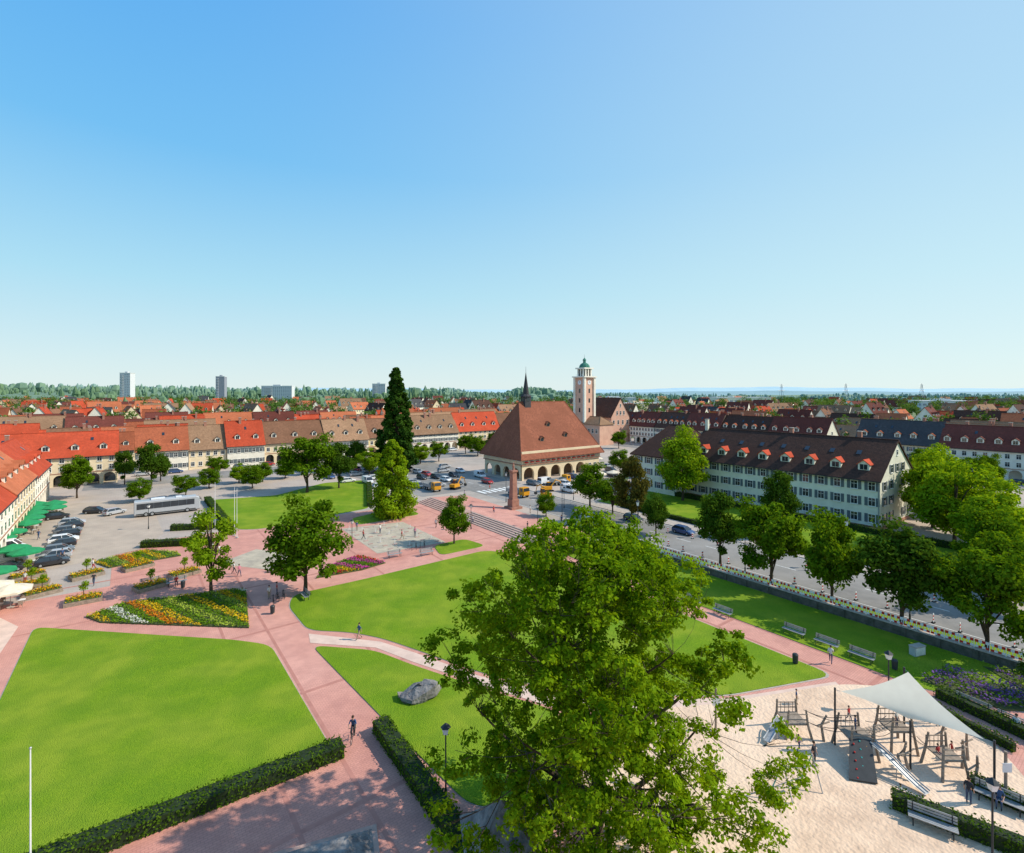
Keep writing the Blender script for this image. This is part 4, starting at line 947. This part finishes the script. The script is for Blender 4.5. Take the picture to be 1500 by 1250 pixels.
for t_ in tw: tower(*t_)
def slide(p0,p1,w=.5):
    p0=Vector(p0);p1=Vector(p1); d=(p1-p0); n=Vector((-d.y,d.x,0)).normalized()*w/2; pts=[]
    for i in range(7):
        t=i/6; z=p0.z+(p1.z-p0.z)*(t*t*(3-2*t)*.6+t*.4); q=p0.lerp(p1,t); pts.append(Vector((q.x,q.y,z)))
    for i in range(6):
        a,c=pts[i],pts[i+1]; b.add('slides',M['metal'],[a-n,a+n,c+n,c-n],[(0,1,2,3)])
    for s in(-1,1): b.tube('slides',M['metal'],[q+n*s+Vector((0,0,.12)) for q in pts],.05,5)
    for s in(-1,1): b.tube('slides',M['metal'],[Vector((pts[3].x,pts[3].y,0))+n*s,pts[3]+n*s],.035,4)
slide((21.3,40.6,1.0),(19.4,39.0,.25)); slide((26.2,37.2,1.4),(27.6,34.0,.2),.55)
b.prism('climbing_wall',M['darkmetal'],[(23.3,35.4,.05),(25.0,35.0,.05),(26.1,37.2,1.5),(24.7,37.5,1.5)],(0,0,.09))
for i in range(14): b.ell('holds',[M['red'],M['teal'],M['orangep']][i%3],(23.9+(i%3)*.45+i*.07,35.4+i*.14,.2+i*.1),(.07,.07,.06),6,4)
def rope(a,c,sag=.25,r=.025):
    a=Vector(a);c=Vector(c); b.tube('ropes',M['darkmetal'],[a.lerp(c,i/6)-Vector((0,0,sag*math.sin(math.pi*i/6))) for i in range(7)],r,4)
for a,c in [((23,40.4,1.0),(25,38.8,1.4)),((26.5,38.4,1.4),(28.3,38.7,1.6)),((29.4,38,1.6),(30.3,36.8,1.3)),((26.5,38.4,2.2),(28.3,38.7,2.4)),((23,40.4,1.8),(25,38.8,2.2))]:
    rope(a,c); rope((a[0]+.3,a[1]-.4,a[2]),(c[0]+.3,c[1]-.4,c[2]))
for i in range(7): b.box('bridge_planks',W0,26.5+i*.27,26.7+i*.27,38.1+i*.05,38.8+i*.05,1.36+i*.03,1.40+i*.03)
for i,(x,y) in enumerate([(32.4,38.6),(33.3,37.4),(32.2,36.6),(28.2,36.4),(24,39.4),(27.6,36),(31.6,35.0)]):
    b.tube('climbing_poles',W0,[(x,y,0),(x+R.uniform(-.4,.4),y+.2,1.1),(x+R.uniform(-.3,.3),y,2.0)],[.11,.09,.07],7)
    b.tube('climbing_poles',W0,[(x-.5,y,1.0+.2*(i%3)),(x+.6,y+.3,1.3)],.06,6)
place(b.build('p'),'climbing_frame',(0,0,.05))
# shade sail
b=B(); cs=[Vector((24.9,38.8,4.2)),Vector((30.1,38.9,5.6)),Vector((32.2,34.9,3.2)),Vector((28.6,37.0,3.3))]
n=10; vs=[];fs=[]
for i in range(n+1):
    for j in range(n+1):
        u,v=i/n,j/n; q=cs[0]*(1-u)*(1-v)+cs[1]*u*(1-v)+cs[2]*u*v+cs[3]*(1-u)*v
        cen=(cs[0]+cs[1]+cs[2]+cs[3])/4; k=.12*(4*u*(1-u)*(2*v-1)**2+4*v*(1-v)*(2*u-1)**2); q=q.lerp(cen,k); vs.append(q)
for i in range(n):
    for j in range(n): a=i*(n+1)+j; fs.append((a,a+1,a+n+2,a+n+1))
b.add('sail',M['canvas'],vs,fs)
for c,o_ in zip(cs,[(-.3,.2),(0,.4),(.4,-.3),(-.2,-.5)]):
    q=Vector((c.x+o_[0],c.y+o_[1],0)); b.tube('masts',M['darkmetal'],[q,(q.x,q.y,c.z+.15)],.07,8); b.tube('cables',M['metal'],[c,(q.x,q.y,c.z)],.015,4)
pr=b.build('s'); smooth([p for p in pr if p[0]=='sail']); place(pr,'shade_sail',(0,0,.05))
# swing
b=B()
for y in(-1.3,1.3):
    for s in(-1,1): b.tube('frame',M['teal'] if s>0 else M['metal'],[(s*.8,y,0),(0,y,2.1)],.04,6)
b.tube('frame',M['metal'],[(0,-1.3,2.1),(0,1.3,2.1)],.04,6)
for y in(-.6,.6):
    for s in(-.2,.2): b.tube('chains',M['darkmetal'],[(0,y+s,2.08),(.05,y+s,.5)],.012,4)
    b.box('seats',M['tyre'],-.08,.14,y-.23,y+.23,.46,.5)
place(b.build('s'),'swing_set',(19.3,34.6,.05),1.9)
b=B(); b.tube('post',M['palewood'],[(0,0,0),(0,0,3.3)],.09,8); b.box('sign',M['wpaint'],-.3,.3,-.12,-.09,2.0,2.6)
for x,y in [(32.4,33.6),(16.2,40.7)]: place(b.build('s'),'wooden_post',(x,y,.05))

# ---------------------------------------------------------------- bicycles and people
def bicycle(b):
    dm=M['darkmetal']
    for y in(-.52,.52):
        pts=[(0,y+.33*math.cos(a),.34+.33*math.sin(a)) for a in [k*math.pi/8 for k in range(17)]]; b.tube('wheels',M['tyre'],pts,.02,4)
        for k in range(4): a=k*math.pi/4; b.tube('spokes',M['metal'],[(0,y-.32*math.cos(a),.34-.32*math.sin(a)),(0,y+.32*math.cos(a),.34+.32*math.sin(a))],.004,3)
    for p,q in [((0,.52,.34),(0,.05,.30)),((0,.05,.30),(0,.22,.88)),((0,.2,.78),(0,-.36,.82)),((0,.05,.30),(0,-.36,.75)),((0,.52,.34),(0,.2,.78)),((0,-.52,.34),(0,-.34,.95)),((-.28,-.28,1.02),(.28,-.28,1.02)),((0,-.34,.95),(0,-.28,1.02)),((-.15,.1,.30),(.15,.0,.30))]: b.tube('frame',dm,[p,q],.02,5)
    b.box('saddle',M['tyre'],-.07,.07,.1,.34,.88,.93)
b=B(); bicycle(b); bk=b.build('b')
for x,y,a in [(-29.8,66.8,.6),(-30.2,66,.7),(-30.4,65.2,.5),(-17,87,.2),(-16.4,87.6,.3),(-15.8,88.2,.2),(-15.2,88.8,.3)]: place(bk,'bicycle',(x,y,.03),a)
def person(pose,shirt,pants,name,loc,rot,s=1.0,hair='hair',z=0):
    J={'pel':(0,0,.95,.125),'wai':(0,0,1.12,.115),'che':(0,0,1.34,.145),'nek':(0,0,1.50,.055),'hb':(0,-.01,1.58,.075),'ht':(0,0,1.69,.088)}
    for sd,sn in ((1,'L'),(-1,'R')):
        J['sh'+sn]=(sd*.17,0,1.43,.06);J['el'+sn]=(sd*.23,.03,1.15,.043);J['wr'+sn]=(sd*.24,-.07,.92,.03);J['ha'+sn]=(sd*.24,-.10,.84,.036)
        J['hi'+sn]=(sd*.09,0,.90,.09);J['kn'+sn]=(sd*.10,-.02,.50,.062);J['an'+sn]=(sd*.10,.02,.09,.042);J['to'+sn]=(sd*.11,-.16,.04,.038)
    def st(k,x,y,zz): J[k]=(x,y,zz,J[k][3])
    if pose=='walk':
        st('knL',.1,-.2,.52);st('anL',.1,-.30,.10);st('toL',.1,-.46,.06);st('knR',-.1,.05,.50);st('anR',-.1,.36,.14);st('toR',-.1,.24,.04)
        st('elL',.23,.16,1.18);st('wrL',.22,.18,.94);st('haL',.22,.16,.86);st('elR',-.23,-.1,1.17);st('wrR',-.22,-.28,1.0);st('haR',-.22,-.35,.96)
    if pose=='cycle':
        for k in J: J[k]=(J[k][0],J[k][1]+.2,J[k][2]+.05,J[k][3])
        for k,y,zz in(('wai',.12,1.16),('che',.02,1.36),('nek',-.05,1.52),('hb',-.08,1.60),('ht',-.08,1.71)): st(k,0,y,zz)
        for sd,sn in((1,'L'),(-1,'R')):
            st('sh'+sn,sd*.17,-.02,1.45);st('el'+sn,sd*.26,-.12,1.22);st('wr'+sn,sd*.26,-.24,1.06);st('ha'+sn,sd*.26,-.28,1.03)
            u=.12 if sn=='L' else -.05; st('hi'+sn,sd*.09,.2,.95);st('kn'+sn,sd*.12,-.15,.72+u);st('an'+sn,sd*.12,.05,.28+u);st('to'+sn,sd*.12,-.1,.24+u)
    if pose=='sit':
        for k in list(J): J[k]=(J[k][0],J[k][1],J[k][2]-.42,J[k][3])
        for sd,sn in((1,'L'),(-1,'R')):
            st('kn'+sn,sd*.12,-.42,.50);st('an'+sn,sd*.12,-.42,.09);st('to'+sn,sd*.12,-.57,.04);st('wr'+sn,sd*.18,-.25,.58);st('ha'+sn,sd*.16,-.32,.55)
    keys=list(J); E=[('pel','wai',0),('wai','che',0),('che','nek',0),('nek','hb',2),('hb','ht',2)]
    for sn in 'LR': E+=[('che','sh'+sn,0),('sh'+sn,'el'+sn,0),('el'+sn,'wr'+sn,2),('wr'+sn,'ha'+sn,2),('pel','hi'+sn,1),('hi'+sn,'kn'+sn,1),('kn'+sn,'an'+sn,1),('an'+sn,'to'+sn,3)]
    me=bpy.data.meshes.new('sk'); me.from_pydata([J[k][:3] for k in keys],[(keys.index(a),keys.index(c)) for a,c,_ in E],[])
    o=bpy.data.objects.new('sk',me); col.objects.link(o); sk=o.modifiers.new('s','SKIN'); 
    for i,k in enumerate(keys):
        v=me.skin_vertices[0].data[i]; v.radius=(J[k][3],J[k][3]); v.use_root=(k=='pel')
    o.modifiers.new('ss','SUBSURF').levels=1
    dg=bpy.context.evaluated_depsgraph_get(); ev=bpy.data.meshes.new_from_object(o.evaluated_get(dg)); bpy.data.objects.remove(o)
    ev.materials.clear()
    for m in(M[shirt],M[pants],M['skin'],M['tyre']): ev.materials.append(m)
    segs=[(Vector(J[a][:3]),Vector(J[c][:3]),mi) for a,c,mi in E]
    for f in ev.polygons:
        f.use_smooth=True; best=9;bm=0
        for a,c,mi in segs:
            d=c-a; t=max(0,min(1,(f.center-a).dot(d)/d.length_squared)); q=(f.center-a-d*t).length
            if q<best: best=q;bm=mi
        f.material_index=bm
    ev.name='body'; b=B(); hx,hy,hz=J['ht'][:3]
    b.ell('hair',M[hair],(hx,hy+.025,hz+.02),(.098,.105,.10),10,6)
    b.cone('face',M['skin'],(hx,hy-.10),.02,hz-.07,hz-.02,4)
    for sx in(-1,1): b.ell('face',M['tyre'],(hx+sx*.032,hy-.088,hz-.02),(.012,.008,.008),5,3); b.ell('face',M['skin'],(hx+sx*.092,hy,hz-.035),(.015,.025,.03),5,4)
    b.box('face',M['cr'],hx-.025,hx+.025,hy-.088,hy-.080,hz-.098,hz-.09)
    for sn,sx in(('L',1),('R',-1)):
        h=Vector(J['ha'+sn][:3]); d=(h-Vector(J['wr'+sn][:3])).normalized(); sidev=d.cross(Vector((sx,0,0))).normalized()
        for i,l in enumerate((.075,.085,.08,.06)): 
            a=h+sidev*(i-1.5)*.018+d*.01; b.tube('fingers',M['skin'],[a,a+d*l*.55,a+d*l*.95+Vector((-sx*.02,0,-.005))],[.009,.008,.006],5)
        b.tube('fingers',M['skin'],[h-d*.03,h-sidev*.04+d*.015,h-sidev*.045+d*.045],[.011,.010,.007],5)
    if pose=='cycle': bicycle(b)
    place([('body',ev)]+b.build('p'),name,(loc[0],loc[1],z+.04),rot,s)
person('cycle','cb','cd','cyclist',(-12.3,39.6),.1,1.05)
person('walk','cb','ck','pedestrian',(-16.6,55.6),-.9,z=.02)
person('walk','cw','cj','pedestrian',(31.5,50.6),2.5,z=.05)
person('stand','cd','cd','person',(21.7,36.8),.5,z=.01)
person('stand','cb','ck','child',(24.5,44.1),1.2,.72,z=.01); person('sit','cr','cj','child',(30.2,36.3),.2,.7,z=1.0)
person('stand','cw','cj','child',(29,38.6),.3,.7,z=1.65); person('walk','cr','cd','child',(32.3,37.6),1,.7,z=.01)
person('walk','cp','cj','child',(21.5,38.4),2,.68,z=.01); person('stand','cw','ck','person',(33.8,41.6),1.5,z=.01); person('stand','cb','cd','person',(34.4,41.2),3,z=.01); person('walk','cr','cj','child',(27.5,41.8),.3,.7,z=.01); person('stand','cd','cj','person',(29.8,33.4),2.2,z=.01); person('walk','cw','cr','child',(25.5,33.6),1,.66,z=.01); person('stand','cb','cj','child',(25.7,38.3),1,.7,z=1.45)
peds=[('walk','cp','cj',(-39.7,74.5),1),('walk','cw','cd',(-41,75.5),2),('stand','cr','cj',(-31,67.5),2),('stand','cw','ck',(-31.5,66.4),1),('walk','cd','cj',(-58,71),.4),('walk','cw','cr',(-63,77),2),('stand','cb','cd',(-72,82),1),('walk','cr','ck',(-20,93),1.5),('stand','cp','cj',(-18,95),.4),('walk','cw','cj',(-8,104),2),('walk','cd','ck',(3,99),.7),('walk','cw','cd',(-15,101),2.7),('walk','cb','cj',(-86,93),0),
 ('stand','cw','cj',(-25,97),1),('walk','cr','cd',(-27,93),2),('stand','cb','ck',(-30,99),.3),('walk','cw','cj',(-48,84),1.4),('walk','cd','cd',(-52,88),2.2),('walk','cr','cj',(-4,112),.4),('stand','cw','ck',(4,113),1.4),('walk','cb','cd',(10,104),2.6),('walk','cp','cj',(16,136),.2),('stand','cd','cj',(22,142),1),('walk','cw','cd',(-12,130),2.1),('walk','cr','ck',(-6,138),.8),('walk','cd','cj',(-70,68),2),('stand','cw','cr',(-68,71.5),.5),('walk','cw','cj',(-83,97),1),('walk','cb','ck',(-90,104),2.5),('walk','cd','cj',(21,68),.6),('walk','cw','ck',(20,68.8),.6)]
for a in peds: person(a[0],a[1],a[2],'pedestrian',a[3],a[4])
person('sit','cw','cj','seated_person',(39.9,40.5),-1.1,z=.06); person('sit','cr','cd','seated_person',(-46.5,70.9),PHI,z=.06); person('sit','cb','cj','seated_person',(31.6,33.2),-.8,z=.06)
print('OBJECTS',len(bpy.data.objects))
